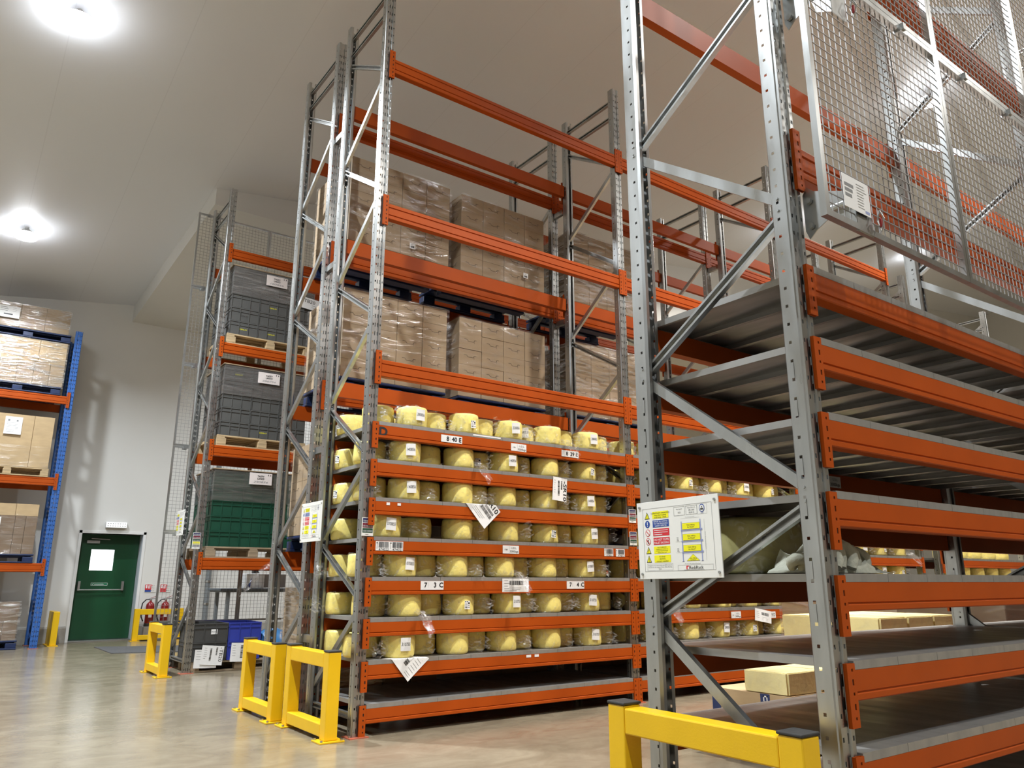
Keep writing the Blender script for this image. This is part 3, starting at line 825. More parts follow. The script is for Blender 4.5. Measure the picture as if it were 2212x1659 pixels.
def cheese_bay(bx, b, levels, grp, where):
    for k in levels:
        z = ZS[k]+.0305
        fx = FX[k]
        for i, x in enumerate(fx):
            cd = CARDS.get((k, i)) if b == 0 else (('280856', 'date') if (i+k) % 3 == 0 else (('e', 'stock') if (i+k) % 3 == 1 else None))
            txt = ''
            if cd and b == 0:
                txt = ' with date card' if cd[1] == 'date' else ' with small sticker'
            lab = 'cheese wheel%s, %s from guards, front row, %s%s' % (txt, ORD[i], SHORT[k], where)
            tl = None
            if R.random() < .9:
                tl = (R.randrange(4), R.choice((-.45, -.75, -.2, -2.6, -.6)), R.uniform(.055, .10))
                if (i*3+k) % 7 == 2: tl = (4, R.uniform(-1.45, -1.1), .045)
            wheel(bx+x, .138+R.uniform(-.006, .010), z, lab, grp, *(cd or (None, None)), face=R.uniform(-.22, .12), tail=tl)
        back = [(fx[i]+fx[i+1])/2 for i in range(len(fx)-1)]+[fx[-1]+.25]
        if fx[0] > .3: back = [fx[0]-.24]+back
        for i, x in enumerate(back):
            x = min(x, 2.58); y = .255
            if i == 0 and fx[0] > .3: y = .29
            cd = {(7, 3): ('0855', 'date'), (6, 2): ('f', 'stock'), (1, 0): ('g', 'stock'), (6, 0): ('h', 'stock')}.get((k, i)) if b == 0 else None
            lab = 'shaded cheese wheel, %s from guards, second row, %s%s' % (ORD[i], SHORT[k], where)
            tl = (R.randrange(4), R.uniform(-1.9, -1.2), R.uniform(.06, .10)) if R.random() < .8 else None
            wheel(bx+x, y+R.uniform(-.005, .005), z, lab, grp, *(cd or (None, None)), face=-.35, tail=tl)
        if b == 0:
            x = min(back[0], .20) if fx[0] > .3 else .17
            wheel(bx+.17, .755 if k != 2 else .77, z, 'cheese wheel at the back corner of the open rack end, %s' % SHORT[k], grp, *(('i', 'stock') if k in (6, 5, 7) else (None, None)), face=-1.3,
                  tail=(R.randrange(5), 3.0, .06) if k in (2, 3) else None)
            if fx[0] > .3: wheel(bx+fx[0]+.06, .70, z, 'third row cheese wheel beside the back corner one, %s' % SHORT[k], grp)
cheese_bay(0, 0, range(1, 8), 'cheese wheels in the first bay', '')
cheese_bay(BAY, 1, range(1, 8), 'cheese wheels in the second bay', ', next bay')
cheese_bay(2*BAY, 2, (2, 3, 4, 5), 'cheese wheels in the third bay', ', last bay')
for k in (3, 4):
    for i in range(5):
        wheel(9.35+.47*i, .16, ZS[k]+.0305, 'distant cheese wheel, %s along, %s shelf of the shorter distant rack' % (ORD[i], 'upper' if k == 4 else 'lower'), 'cheese wheels on the far low rack')

# ------------------------------------------------------------------ paper sheets hanging from the shelves
def hung_sheet(x, z, w, h, rot, draw, label, y=-.017, bend=.01, m='paper'):
    """(x, z) = centre; rot clockwise as seen from the front"""
    mb = MB(); c, s_ = math.cos(math.radians(rot)), math.sin(math.radians(rot))
    U = Vector((c, 0, -s_)); V = Vector((-s_, 0, -c))
    pos = flat(-(U*w/2+V*h/2), U, V, (0, -1, 0))
    q = bent(mb, pos, w, h, m, lambda u, v: bend*math.sin(u*3.1)*v + .004*v, 8)
    draw(Sheet(mb, q))
    o = mb.build('paper_sheet', None, (x, y, z), smooth=False)
    return tag(o, label, 'paper sheet')
def tucked_sheet(corner, a, b, w, h, ztop, draw, label):
    """sheet lying on the shelf and folded down over its edge; corner = its lowest (bottom right) corner, a and b point up its right and bottom edges"""
    mb = MB(); a, b = Vector(a).normalized(), Vector(b).normalized(); c = Vector(corner)
    def pos(x, y, k):
        p = c+b*(w-x)+a*(h-y)
        if p.z > ztop: return Vector((p.x, -.0185+(p.z-ztop), ztop+.0012+k))
        return Vector((p.x, -.0190-.02*min(1, (ztop-p.z)*4)**2-k, p.z))
    q = bent(mb, pos, w, h, 'paper', lambda u, v: 0, 26)
    draw(Sheet(mb, q))
    return tag(mb.build('paper_sheet'), label, 'paper sheet')
tucked_sheet((1.06, 0, 1.515), (.755, 0, .655), (-.655, 0, .755), .31, .229, 1.7205, lambda s: (s.text(.245, .034, 'R10', .042, 'ink', bold=.0014, fit=.105), s.barcode(.17, .072, .115, .024, seed=31),
             s.barcode(.14, .104, .15, .032, seed=33), s.lines(.10, .165, .19, 3, .016, .0025, seed=9)),
             'white barcode sheet marked R10, hung slanted on a cheese shelf beam')
hung_sheet(1.897, 1.905, .165, .215, 5, lambda s: (s.text(.140, .118, '-SR10', .040, 'ink', rot=90, fit=.18, bold=.0012), s.barcode(.055, .03, .02, .14, seed=41, rows=True),
           s.barcode(.09, .03, .016, .08, seed=42, rows=True), s.lines(.012, .03, .02, 6, .022, .002, seed=2)),
           'white barcode sheet marked SR10, hanging straight over a cheese shelf beam', y=-.019, bend=.012)
tucked_sheet((.381, 0, .355), (.77, 0, .64), (-.64, 0, .77), .30, .24, .5205, lambda s: (s.barcode(.17, .06, .034, .12, seed=51, rows=True), s.lines(.225, .05, .06, 6, .024, .0025, seed=5),
             s.lines(.225, .20, .06, 2, .016, .0025, seed=6)), 'curled white barcode sheet hanging below the lowest cheese shelf')
hung_sheet(4.75, .725, .285, .13, 9, lambda s: (s.barcode(.11, .03, .12, .03, seed=61), s.lines(.02, .03, .06, 4, .02, .002), s.lines(.11, .08, .14, 3, .014, .002)),
           'white barcode sheet on the second cheese bay, seen between the bare shelves', y=-.018)

# ------------------------------------------------------------------ rack notice boards and level plates
def notice(name_y, z, x, label, portrait):
    w, h = .465, .337
    t = empty('rack_notice', (x, name_y, z))
    pos = facing_side(0, 0, 0)
    mb = MB(); slab(mb, pos, w, h, .005, 'white_board'); mb.build('board', t, bevel=.0008)
    mb = MB()
    for a, b in ((.018, .022), (w-.018, .022), (.018, h-.022), (w-.018, h-.022)):
        p = pos(a, b, 0); mb.tube([p, p+Vector((-.005, 0, 0))], .0055, 10, 'galv')
    mb.build('screw', t)
    mb = MB(); s = Sheet(mb, pos)
    s.frame(.035, .030, w-.07, h-.062, .0012, 'ink_grey')
    ys = [.046, .084, .122, .160, .198, .236]; col = ['print_yellow', 'print_blue', 'print_red', 'print_red', 'print_yellow', 'print_yellow']
    txt = [['Locked beam connectors:', 'must be in place', 'at all times - check'], ['REPORT ALL DAMAGE', 'TO THE RACKING', 'SAFETY OFFICER'], ['', '', ''], ['DO NOT CLIMB', 'PALLET RACKING'],
           ['Refer To SEMA FEM', 'Guidelines for the Safe use', 'of Static Steel Racking &', 'Shelving where used'], ['If in doubt', 'ALWAYS', 'contact supplier']]
    for i, y in enumerate(ys):
        s.rect(.094, y, .096, .031, col[i])
        cx, cy = .062, y+.015
        tc = 'print_white' if i in (1, 2, 3) else 'ink'
        n = len(txt[i])
        if i == 2: s.lines(.100, y+.006, .084, 3, .009, .0022, 'print_white', seed=2)
        for j, ln in enumerate(txt[i]):
            if ln: s.text(.142, y+.031*(j+.65)/(n+.25), ln, (.0075, .0062, 0, .0088, .0044, .006)[i], tc, fit={1: .082, 3: .086}.get(i) if j != 2 else .07)
        if i in (0, 4, 5):
            s.poly([(cx-.015, cy+.015), (cx+.015, cy+.015), (cx, cy-.016)], 'ink'); s.poly([(cx-.011, cy+.0125), (cx+.011, cy+.0125), (cx, cy-.0105)], 'print_yellow', 1)
            s.rect(cx-.0013, cy-.004, .0026, .010, 'ink', 2); s.rect(cx-.0013, cy+.008, .0026, .0026, 'ink', 2)
        elif i == 1:
            s.disc(cx, cy, .0145, .016, 'print_blue'); s.rect(cx-.002, cy-.011, .004, .014, 'print_white', 1); s.rect(cx-.002, cy+.006, .004, .004, 'print_white', 1)
        else:
            s.disc(cx, cy, .0145, .016, 'print_red'); s.disc(cx, cy, .012, .0135, 'white_board', 1)
            if i == 3:
                s.disc(cx, cy-.006, .003, .003, 'ink', 2); s.rect(cx-.003, cy-.003, .006, .012, 'ink', 2); s.rect(cx-.007, cy-.002, .004, .003, 'ink', 2)
            s.poly([(cx-.010, cy-.0075), (cx-.008, cy-.0095), (cx+.010, cy+.0075), (cx+.008, cy+.0095)], 'print_red', 3)
    s.frame(.050, .272, .150, .029, .0008, 'ink_grey')
    for j, ln in enumerate(('Designed in accordance with the SEMA Code of', 'Practice for the design of Static Pallet Racking', '2020')): s.text(.125, .2785+.008*j, ln, .0042, 'ink', fit=(.140, .138, .016)[j])
    s.frame(.222, .036, .062, .038, .0012, 'ink_grey'); s.frame(.290, .036, .062, .038, .0012, 'ink_grey'); s.frame(.352, .034, .052, .042, .0006, 'ink_grey')
    s.text(.253, .046, 'Date Supplied', .0045, 'ink', fit=.034); s.text(.253, .061, '2023', .006, 'ink')
    s.text(.321, .044, 'Project Reference', .0045, 'ink', fit=.044); s.text(.321, .055, 'SPR 2960', .006, 'ink'); s.text(.321, .065, '(RUN 2)', .006, 'ink')
    s.disc(.378, .052, .0145, .017, 'print_blue'); s.disc(.378, .052, .0115, .0135, 'white_board', 1); s.rect(.370, .053, .016, .006, 'ink', 2)
    s.poly([(.374, .050), (.382, .050), (.378, .043)], 'ink', 2); s.rect(.370, .0715, .016, .0018, 'print_blue', 1)
    # elevation of the rack
    s.rect(.258, .100, .0045, .168, 'print_lilac'); s.rect(.362, .096, .0045, .172, 'print_lilac')
    s.rect(.254, .266, .012, .002, 'print_lilac'); s.rect(.358, .266, .012, .002, 'print_lilac')
    for q in (.108, .154, .200):
        s.rect(.2645, q, .096, .027, 'ink_grey'); s.rect(.2655, q+.001, .094, .025, 'print_yellow', 1)
        s.text(.3125, q+.009, 'MAX 1000 kg', .0055, 'ink', lv=2); s.text(.3125, q+.018, 'Per PALLET', .0055, 'ink', lv=2)
        s.rect(.256, q+.0285, .112, .003, 'print_lilac', 1); s.rect(.256, q+.034, .112, .0012, 'print_lilac', 1); s.rect(.367, q+.026, .006, .008, 'print_lilac', 1)
    s.poly([(.278, .266), (.352, .266), (.315, .238)], 'ink_grey'); s.poly([(.281, .265), (.349, .265), (.315, .2395)], 'print_yellow', 1)
    s.text(.315, .255, 'MAX 1000 kg', .0048, 'ink', lv=2); s.text(.315, .2615, 'Per PALLET', .0042, 'ink', lv=2)
    s.rect(.258, .088, .104, .0006, 'ink_grey'); s.text(.310, .083, 'Max Uniform Distributed', .0035, 'ink_grey', fit=.05)
    s.rect(.385, .098, .0006, .168, 'ink_grey'); s.text(.388, .185, 'Beam level dimensions', .003, 'ink_grey', rot=90, fit=.07)
    for q in (.172, .218): s.rect(.222, q+.012, .036, .0006, 'ink_grey'); s.lines(.230, q-.006, .016, 3, .006, .0018, seed=4)
    s.text(.310, .2765, 'All Loads To Be Uniformly Distributed', .0035, 'ink', fit=.085)
    s.frame(.228, .2825-.001, .190, .0215+.012-.014+.004, .0008, 'ink_grey')
    s.rect(.274, .2850, .0145, .0145, 'print_red'); s.poly([(.281, .2995), (.281, .292), (.285, .288), (.2885, .291), (.2885, .2995)], 'print_white', 1)
    s.text(.291, .2925, 'RediRack', .0130, 'ink', align='L', lv=1, fit=.075)
    s.lines(.262, .3012, .120, 1, .004, .0014, 'ink_grey', seed=6)
    mb.build('print', t)
    return tag(t, label, 'notice board')
nD = notice(-2.928, 1.437, -.054, 'white safety notice screwed to the bare-shelved rack above the big yellow guard', False)
nD.rotation_euler = (math.radians(-.8), 0, 0)
notice(1.235, 1.752, -.054, 'white safety notice at the end of the cheese and carton racks', True)
notice(5.93, 2.012, -.054, 'white safety notice on the end upright of the crate rack', True)

def level_plate(x, y, z, label, n, h):
    t = empty('level_plate', (x, y, z)); w = .095
    pos = facing_front(0, 0, 0); mb = MB(); slab(mb, pos, w, h, .003, 'white_board'); mb.build('plate', t)
    mb = MB(); s = Sheet(mb, pos); cols = ['plate_navy', 'plate_maroon', 'plate_green', 'print_yellow', 'ink_grey'][:n]; st = h/(n+.6)
    for i, c in enumerate(cols):
        s.rect(.006, .004+i*st, w-.010, st-.005, c); s.barcode(.010, .004+i*st+st*.35, w-.018, st*.38, 'bar_grey', 1, seed=70+i)
    s.lines(.03, h-.014, .04, 1, .01, .003, seed=3); mb.build('print', t)
    return tag(t, label, 'level label')
level_plate(-.046, -.006, 1.560, 'small plate of coloured barcodes on the end upright of the cheese rack', 3, .138)
level_plate(BAY-.046, -.024, 1.770, 'upper plate of coloured barcodes on the cheese rack upright between bays', 3, .128)
level_plate(BAY-.046, -.024, 1.555, 'lower plate of coloured barcodes on the cheese rack upright between bays', 3, .128)
level_plate(-.088, 4.784, 1.672, 'small plate of coloured barcodes on the crate rack upright', 5, .20)

# ------------------------------------------------------------------ pallets
def pallet(x, y, z, w, d, m, kind, label, group=None, h=.144):
    """w along x, d along y"""
    t = empty('wooden_pallet' if kind == 'wood' else 'plastic_pallet', (x, y, z))
    if kind == 'wood':
        mb = MB()
        for i in range(7): mb.box((0, i*(d-.09)/6, h-.020), (w, i*(d-.09)/6+.09, h), m)
        mb.build('top_boards', t, bevel=.002)
        mb = MB()
        for a in (0, (w-.10)/2, w-.10): mb.box((a, 0, h-.040), (a+.10, d, h-.0205), m)
        mb.build('stringer_boards', t)
        for a in (0, (w-.12)/2, w-.12):
            for b in (0, (d-.10)/2, d-.10):
                mb = MB(); mb.box((a, b, .020), (a+.12, b+.10, h-.0405), m); mb.build('block', t, bevel=.003)
        for b in (0, (d-.10)/2, d-.10):
            mb = MB(); mb.box((0, b, 0), (w, b+.10, .0195), m); mb.build('skid_board', t, bevel=.002)
    else:
        mb = MB()
        mb.box((0, 0, h-.028), (w, d, h), m)
        for i in range(5): mb.box((.03, .05+i*(d-.16)/4, h-.045), (w-.03, .11+i*(d-.16)/4, h-.0285), m)
        mb.build('deck', t, bevel=.008)
        for a in (0, (w-.16)/2, w-.16):
            for b in (0, (d-.12)/2, d-.12):
                mb = MB(); mb.box((a+.005, b+.005, .024), (a+.155, b+.115, h-.0455), m)
                mb.build('foot', t, bevel=.006)
        for b in (0, (d-.12)/2, d-.12):
            mb = MB(); mb.box((0, b, 0), (w, b+.12, .0235), m); mb.build('skid', t, bevel=.005)
    return tag(t, label, 'pallet', group)

# ------------------------------------------------------------------ cartons
CT = {}
NUM = ['one', 'two', 'three', 'four', 'five']
def carton_mesh(w, d, h, m, slits=True):
    k = (round(w, 4), round(d, 4), round(h, 4), m, slits)
    if k in CT: return CT[k]
    mb = MB(); e = .0035
    # box with softened vertical corners and a seam line
    pts = [(e, 0), (w-e, 0), (w, e), (w, d-e), (w-e, d), (e, d), (0, d-e), (0, e)]
    mb.prism([(x, y, 0) for x, y in pts], (0, 0, h), m)
    if slits:
        for pos, L in ((facing_front(0, 0, h), w), (flat((0, d, h), (0, -1, 0), (0, 0, -1), (-1, 0, 0)), d)):
            s = Sheet(mb, pos); a, y, t = L*.22, h*.36, .0045
            s.rect(a, y, L*.11, t, 'slit'); s.poly([(a+L*.105, y), (a+L*.165, y+.024), (a+L*.18, y+.022), (a+L*.125, y)], 'slit')
            s.rect(a+L*.165, y+.020, L*.25, t, 'slit'); s.poly([(a+L*.40, y+.024), (a+L*.415, y+.024), (a+L*.46, y+.001), (a+L*.445, y)], 'slit')
            s.rect(a+L*.445, y-.001, L*.10, t, 'slit'); s.rect(a+L*.44, y, .004, .040, 'slit')
    me = mb.mesh('carton'); CT[k] = me
    return me
def carton_stack(x, y, z, cols, rows, w, h, dep, sidecols, desc, grp, m='carton', jitter=.004, front=True):
    """only the faces of the load in view: the front layer and the left-hand column to the back"""
    cells = [(i, 0) for i in range(cols)]+[(0, j) for j in range(1, sidecols)]
    for i, j in cells:
        for r in range(rows):
            me = carton_mesh(w-.004, dep-.004, h-.002, m)
            jx, jy = R.uniform(-jitter, jitter)*.4, R.uniform(-jitter, jitter)
            o = inst(me, 'cardboard_carton', None, (x+i*w+.002+jx*(.3), y+j*dep+.002+jy*.3, z+r*h+.001))
            wh = 'front column %s' % NUM[i] if j == 0 else 'end side column %s' % NUM[j]
            tag(o, 'carton in %s row up, %s, %s' % (ORD[r], wh, desc), 'carton', grp)
def wrap_box(x0, y0, z0, x1, y1, z1, label, m='wrap', seed=1, amp=.012, top=True):
    """stretch film pulled round a load"""
    mb = MB(); n, rows = 14, 8; q = Vector((seed*3.3, seed, 0)); ring = []
    e = .006
    c = [(x0-e, y0-e), (x1+e, y0-e), (x1+e, y1+e), (x0-e, y1+e)]
    for k in range(4):
        a, b = c[k], c[(k+1) % 4]
        for i in range(n):
            t = i/n; ring.append((a[0]+(b[0]-a[0])*t, a[1]+(b[1]-a[1])*t, (a[1]-b[1], b[0]-a[0]), t))
    vs = []
    for j in range(rows+1):
        z = z0+(z1+e-z0)*j/rows
        for px, py, (nx, ny), t in ring:
            l = math.hypot(nx, ny); d = abs(noise.noise(Vector((px*4, py*4+z*7, z*3))+q))*amp
            vs.append((px-nx/l*d, py-ny/l*d, z))
    N = len(ring)
    fs = [(j*N+k, j*N+(k+1) % N, (j+1)*N+(k+1) % N, (j+1)*N+k) for j in range(rows) for k in range(N)]
    if top: fs.append(tuple(rows*N+k for k in range(N)))
    mb.faces(vs, fs, m)
    o = mb.build('stretch_wrap', None, smooth=True, angle=40)
    return tag(o, label, 'stretch film')

# ------------------------------------------------------------------ loads on the carton rack (brown cartons on blue pallets)
PW, PD = 1.17, .92
def carton_load(x, y, z, rows, h, desc, grp, side, wrapm='wrap', cols=4, wr=True, w=.29, dep=.30, pm='blue_plastic', jit=.004, deepside=None):
    pallet(x, y, z+.001, w*cols, dep*3+.02, pm, 'plastic', 'dark blue plastic pallet, carton rack, %s' % desc, 'blue pallets')
    carton_stack(x, y+.005, z+.147, cols, rows, w, h, dep, side, desc, grp, jitter=jit)
    if wr: wrap_box(x-.004, y-.006, z+.1485, x+w*cols+.006, y+dep*3+.012, z+.147+rows*h, 'clear stretch film, carton rack, %s' % desc, wrapm, seed=x+z)
yB = 1.105
L1 = 'upper load by the rack end frames'
L2 = 'upper load second along'
L3 = 'lower load by the rack end frames'
L4 = 'lower load second along'
carton_load(.175, yB, 4.20, 5, .184, L1, 'cartons on the upper left pallet', 3)
carton_load(1.485, yB, 4.20, 5, .182, L2, 'cartons on the upper second pallet', 3)
carton_load(.175, yB, 2.81, 5, .178, L3, 'cartons on the lower left pallet', 3)
carton_load(1.485, yB, 2.81, 5, .172, L4, 'cartons on the lower second pallet', 3, jit=.010)
carton_load(BAY+.25, yB, 4.20, 5, .182, 'heavily wrapped upper load, next bay', 'cartons on the upper pallet, second bay', 2, 'wrap_dense')
carton_load(BAY+.25, yB, 2.81, 5, .176, 'heavily wrapped lower load, next bay', 'cartons on the lower pallet, second bay', 2, 'wrap_dense')
carton_load(.11, yB, 1.36, 5, .172, 'load behind the safety notice', 'cartons behind the notice board', 3, cols=2, w=.31)
carton_load(.13, yB, .02, 5, .172, 'floor load behind the yellow guards', 'cartons on the floor pallet', 3, 'wrap_dense', cols=2, w=.31)
k = 0
for b in range(3):  # unseen filler loads in a dark tone, added to stop light leaking through
    for q in range(2):
        for z in (.02, 1.36):
            if b == 0 and q == 0: continue
            x = b*BAY+(.16, 1.47)[q]
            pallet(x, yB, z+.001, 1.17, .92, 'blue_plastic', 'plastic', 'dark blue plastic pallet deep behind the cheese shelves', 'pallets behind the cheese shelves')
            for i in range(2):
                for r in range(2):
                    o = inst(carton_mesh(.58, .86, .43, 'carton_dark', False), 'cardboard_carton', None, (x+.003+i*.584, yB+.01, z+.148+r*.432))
                    tag(o, 'large unseen filler carton, darkened, deep in shade behind the cheese shelves', 'carton', 'large filler cartons behind the cheese shelves')
for i in range(2, 4):  # darkened fillers added to close the rest of the end loads against light
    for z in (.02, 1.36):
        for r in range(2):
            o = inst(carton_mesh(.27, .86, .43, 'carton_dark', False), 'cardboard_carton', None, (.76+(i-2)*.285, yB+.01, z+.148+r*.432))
            tag(o, 'narrow unseen filler carton, darkened, deep in shade behind the cheese shelves', 'carton', 'narrow filler cartons behind the cheese shelves')
for x, z, lab in ((.845, 4.482, 'small white barcode ticket on the upper load by the end frames'), (2.315, 4.512, 'small white barcode ticket low on the second upper carton load')):
    mb = MB(); s = Sheet(mb, facing_front(0, 0, 0)); slab(mb, s.pos, .066, .062, .0008, 'paper'); s.barcode(.012, .030, .042, .022, seed=81); s.lines(.014, .010, .035, 2, .008, .002)
    tag(mb.build('ticket', None, (x, yB-.024, z)), lab, 'label')

# ------------------------------------------------------------------ crates on the mesh-backed rack
CR = {}
def crate_mesh(w, d, h, m, nv=3, open_top=False):
    k = (w, d, h, m, nv, open_top)
    if k in CR: return CR[k]
    mb = MB(); e = .007; t = .004
    mb.box((e, e, 0), (w-e, e+t, h), m); mb.box((e, d-e-t, 0), (w-e, d-e, h), m)
    mb.box((e, e+t, 0), (e+t, d-e-t, h), m); mb.box((w-e-t, e+t, 0), (w-e, d-e-t, h), m)
    mb.box((e+t, e+t, 0), (w-e-t, d-e-t, .006), m)
    if not open_top: mb.box((e+t, e+t, h-.006), (w-e-t, d-e-t, h-.001), m)
    for z, zz in ((h-.014, h), (h-.062, h-.052)) + (((.0, .008),) if nv > 2 else ()):
        mb.box((0, 0, z), (w, e, zz), m); mb.box((0, d-e, z), (w, d, zz), m); mb.box((0, e, z), (e, d-e, zz), m); mb.box((w-e, e, z), (w, d-e, zz), m)
    for i in range(nv+1):
        a = i*(w-.009)/nv
        mb.box((a, .0005, 0), (a+.009, e, h-.014), m); mb.box((a, d-e, 0), (a+.009, d-.0005, h-.014), m)
    for i in range(4):
        a = i*(d-.009)/3
        mb.box((.0005, a, 0), (e, a+.009, h-.014), m); mb.box((w-e, a, 0), (w-.0005, a+.009, h-.014), m)
    CR[k] = mb.mesh('crate'); return CR[k]
def crate_stack(x, y, z, cols, rows, w, h, m, desc, colname, grp, marks=()):
    for i, j in [(i, 0) for i in range(cols)]+[(0, 1)]:
        for r in range(rows):
            t = inst(crate_mesh(w-.004, .42, h-.0015, m), 'plastic_crate', None, (x+i*w, y+j*.43, z+r*h))
            wh = '%s column' % ('corner', 'middle', 'inner')[i] if j == 0 else 'rear end column'
            tag(t, '%s plastic crate, %s row up, %s, %s' % (colname, ORD[r], wh, desc), 'crate', grp)
            if (i, j, r) in marks:
                mb = MB(); s = Sheet(mb, facing_front(0, 0, 0)); s.text(0, 0, 'DENLAY', .020, marks[(i, j, r)], fit=.10)
                mb.build('lettering', t, (w*.5, .0068, h*.42))
def a4(x, y, z, draw, label, w=.30, h=.155, m='paper_warm', rot=0):
    mb = MB(); s0 = facing_front(0, 0, 0); q = bent(mb, s0, w, h, m, lambda u, v: .003*math.sin(3*u)+.004*v*u, 6); draw(Sheet(mb, q))
    o = mb.build('paper_sheet', None, (x, y, z)); o.rotation_euler = (0, math.radians(rot), 0)
    return tag(o, label, 'paper sheet')
def lancs(dt, sd):
    def d(s):
        s.text(.15, .045, 'TASTY', .022, 'ink', fit=.090, bold=.0014); s.text(.15, .076, 'LANCS', .022, 'ink', fit=.090, bold=.0014); s.text(.15, .120, dt, .024, 'ink_grey', fit=.19, slant=.2)
        s.rect(.245, .012, .009, .020, 'ink'); s.rect(.275, .014, .009, .020, 'ink')
    return d
yA = 4.80
pallet(.09, yA, 4.201, 1.2, .96, 'wood', 'wood', 'wooden pallet under the topmost dark grey crates', 'wooden pallets of the crate rack')
crate_stack(.11, yA+.005, 4.347, 3, 5, .387, .194, 'crate_grey', 'topmost load', 'dark grey', 'top dark grey crates',
            {(0, 0, 0): 'print_yellow', (1, 0, 0): 'print_yellow', (1, 0, 2): 'print_yellow', (0, 0, 1): 'ink'})
wrap_box(.11, yA+.003, 4.92, 1.27, yA+.86, 5.322, 'smoky stretch film round the top of the topmost grey crates', 'wrap_smoke', 3)
a4(.55, yA-.022, 5.29, lancs('180856', 1), 'white TASTY LANCS sheet on the topmost grey crates')
pallet(.09, yA, 2.801, 1.2, .96, 'wood', 'wood', 'wooden pallet under the middle load of dark grey crates', 'wooden pallets of the crate rack')
crate_stack(.11, yA+.005, 2.947, 3, 5, .387, .190, 'crate_grey', 'middle load', 'dark grey', 'middle dark grey crates',
            {(0, 0, 0): 'ink', (1, 0, 0): 'print_yellow', (0, 0, 4): 'print_yellow'})
wrap_box(.11, yA+.003, 3.50, 1.27, yA+.86, 3.902, 'smoky stretch film round the top of the middle grey crates', 'wrap_smoke', 4)
a4(.55, yA-.022, 3.865, lancs('280756', 2), 'white TASTY LANCS sheet on the middle grey crates')
pallet(.09, yA, 1.366, 1.2, .96, 'wood_grey', 'wood', 'weathered wooden pallet under the green crates', 'wooden pallets of the crate rack')
crate_stack(.11, yA+.005, 1.512, 3, 5, .387, .194, 'crate_green', 'lowest raised load', 'dark green', 'dark green crates')
wrap_box(.11, yA+.003, 2.09, 1.27, yA+.86, 2.486, 'smoky stretch film round the top of the green crates', 'wrap_smoke', 5)
a4(.55, yA-.022, 2.48, lancs('290856', 3), 'white TASTY LANCS sheet on the green crates')
for z, lab in ((5.319, 'thin brown cardboard lid sheet on the topmost grey crates'), (3.899, 'thin brown cardboard lid sheet on the middle grey crates'), (2.484, 'thin brown cardboard lid sheet on the green crates')):
    mb = MB(); mb.box((.09, yA-.012, z+.009), (1.29, yA+.88, z+.022), 'carton'); tag(mb.build('cardboard_sheet', bevel=.002), lab, 'cardboard')
pallet(.03, 4.80, .002, 1.2, .96, 'wood_grey', 'wood', 'wooden pallet on the floor under the grey and blue open crates', h=.125)
for r in range(2):
    for x, m, cn, w in ((.01, 'crate_dark', 'charcoal', .43), (.448, 'crate_blue', 'bright blue', .41)):
        o = inst(crate_mesh(w, .60, .222, m, 3, r == 1), 'plastic_crate', None, (x+.015, 4.795, .129+r*.2235))
        tag(o, '%s open plastic crate, %s of two stacked on the floor pallet' % (cn, 'upper' if r else 'lower'), 'crate')
        if r == 1 and cn == 'charcoal':
            mb = MB(); s = Sheet(mb, facing_front(0, 0, 0)); slab(mb, s.pos, .075, .06, .001, 'paper'); s.text(.037, .030, 'PRIVATE', .016, 'ink', fit=.062)
            mb.build('name_label', o, (.225, .0025, .150))
def tb20(s):
    s.text(.235, .10, '-TB20', .040, 'ink', rot=90, fit=.165); s.barcode(.10, .03, .022, .15, seed=91, rows=True); s.barcode(.17, .02, .02, .09, seed=92, rows=True); s.lines(.03, .03, .045, 6, .024, .003)
a4(.075, 4.775, .272, lambda s: s.lines(.02, .02, .12, 4, .03, .003), 'back sheet of paper tucked under the TB20 sheet', .27, .215, 'paper', 2)
a4(.155, 4.765, .322, tb20, 'white barcode sheet marked TB20 hung on the charcoal crate', .265, .225, 'paper', 5)
a4(.505, 4.770, .335, lambda s: (s.barcode(.12, .03, .028, .15, seed=93, rows=True), s.lines(.02, .03, .05, 5, .03, .003)), 'white barcode sheet hung on the bright blue crate', .19, .225, 'paper', 2)
a4(1.10, 4.775, 5.085, lambda s: (s.text(.10, .05, 'TB20', .050, 'ink', fit=.17), s.lines(.14, .10, .1, 2, .03, .006)), 'white TB20 sheet high on the crate rack, half hidden by an upright', .28, .17, 'paper', 6)
# blue bag behind the crates
mb = MB(); mb.lathe([(.02, 0), (.20, .01), (.235, .10), (.21, .22), (.15, .31), (.05, .36), (.01, .37)], 30, 'blue_bag')
mb.v = [(x*1.0+noise.noise(Vector((x*9, y*9, z*9)))*.03, y*.8+noise.noise(Vector((y*9, z*9, x*9)))*.03, z+noise.noise(Vector((z*8, x*8, y*8)))*.015*(z > .02)) for x, y, z in mb.v]
tag(mb.build('plastic_bag', None, (1.10, 5.05, .129), smooth=True, angle=80), 'crumpled blue plastic bag beside the bright blue crate', 'bag')
mb = MB(); vs = []
for i in range(13):
    for j in range(5):
        u, v = i/12, j/4-.5
        vs.append((.10-.52*u+noise.noise(Vector((u*6, v*3, 1)))*.05, noise.noise(Vector((u*5, v*6, 4)))*.05-.02*u, -.42*u-.1*u*u+v*.08*(1+u)+(.0)))
mb.faces(vs, [(i*5+j, i*5+j+1, (i+1)*5+j+1, (i+1)*5+j) for i in range(12) for j in range(4)], 'crumple')
tag(mb.build('film_scrap', None, (.93, 4.745, 1.42), smooth=True), 'torn strip of clear film hanging from the pallet of green crates', 'plastic film')

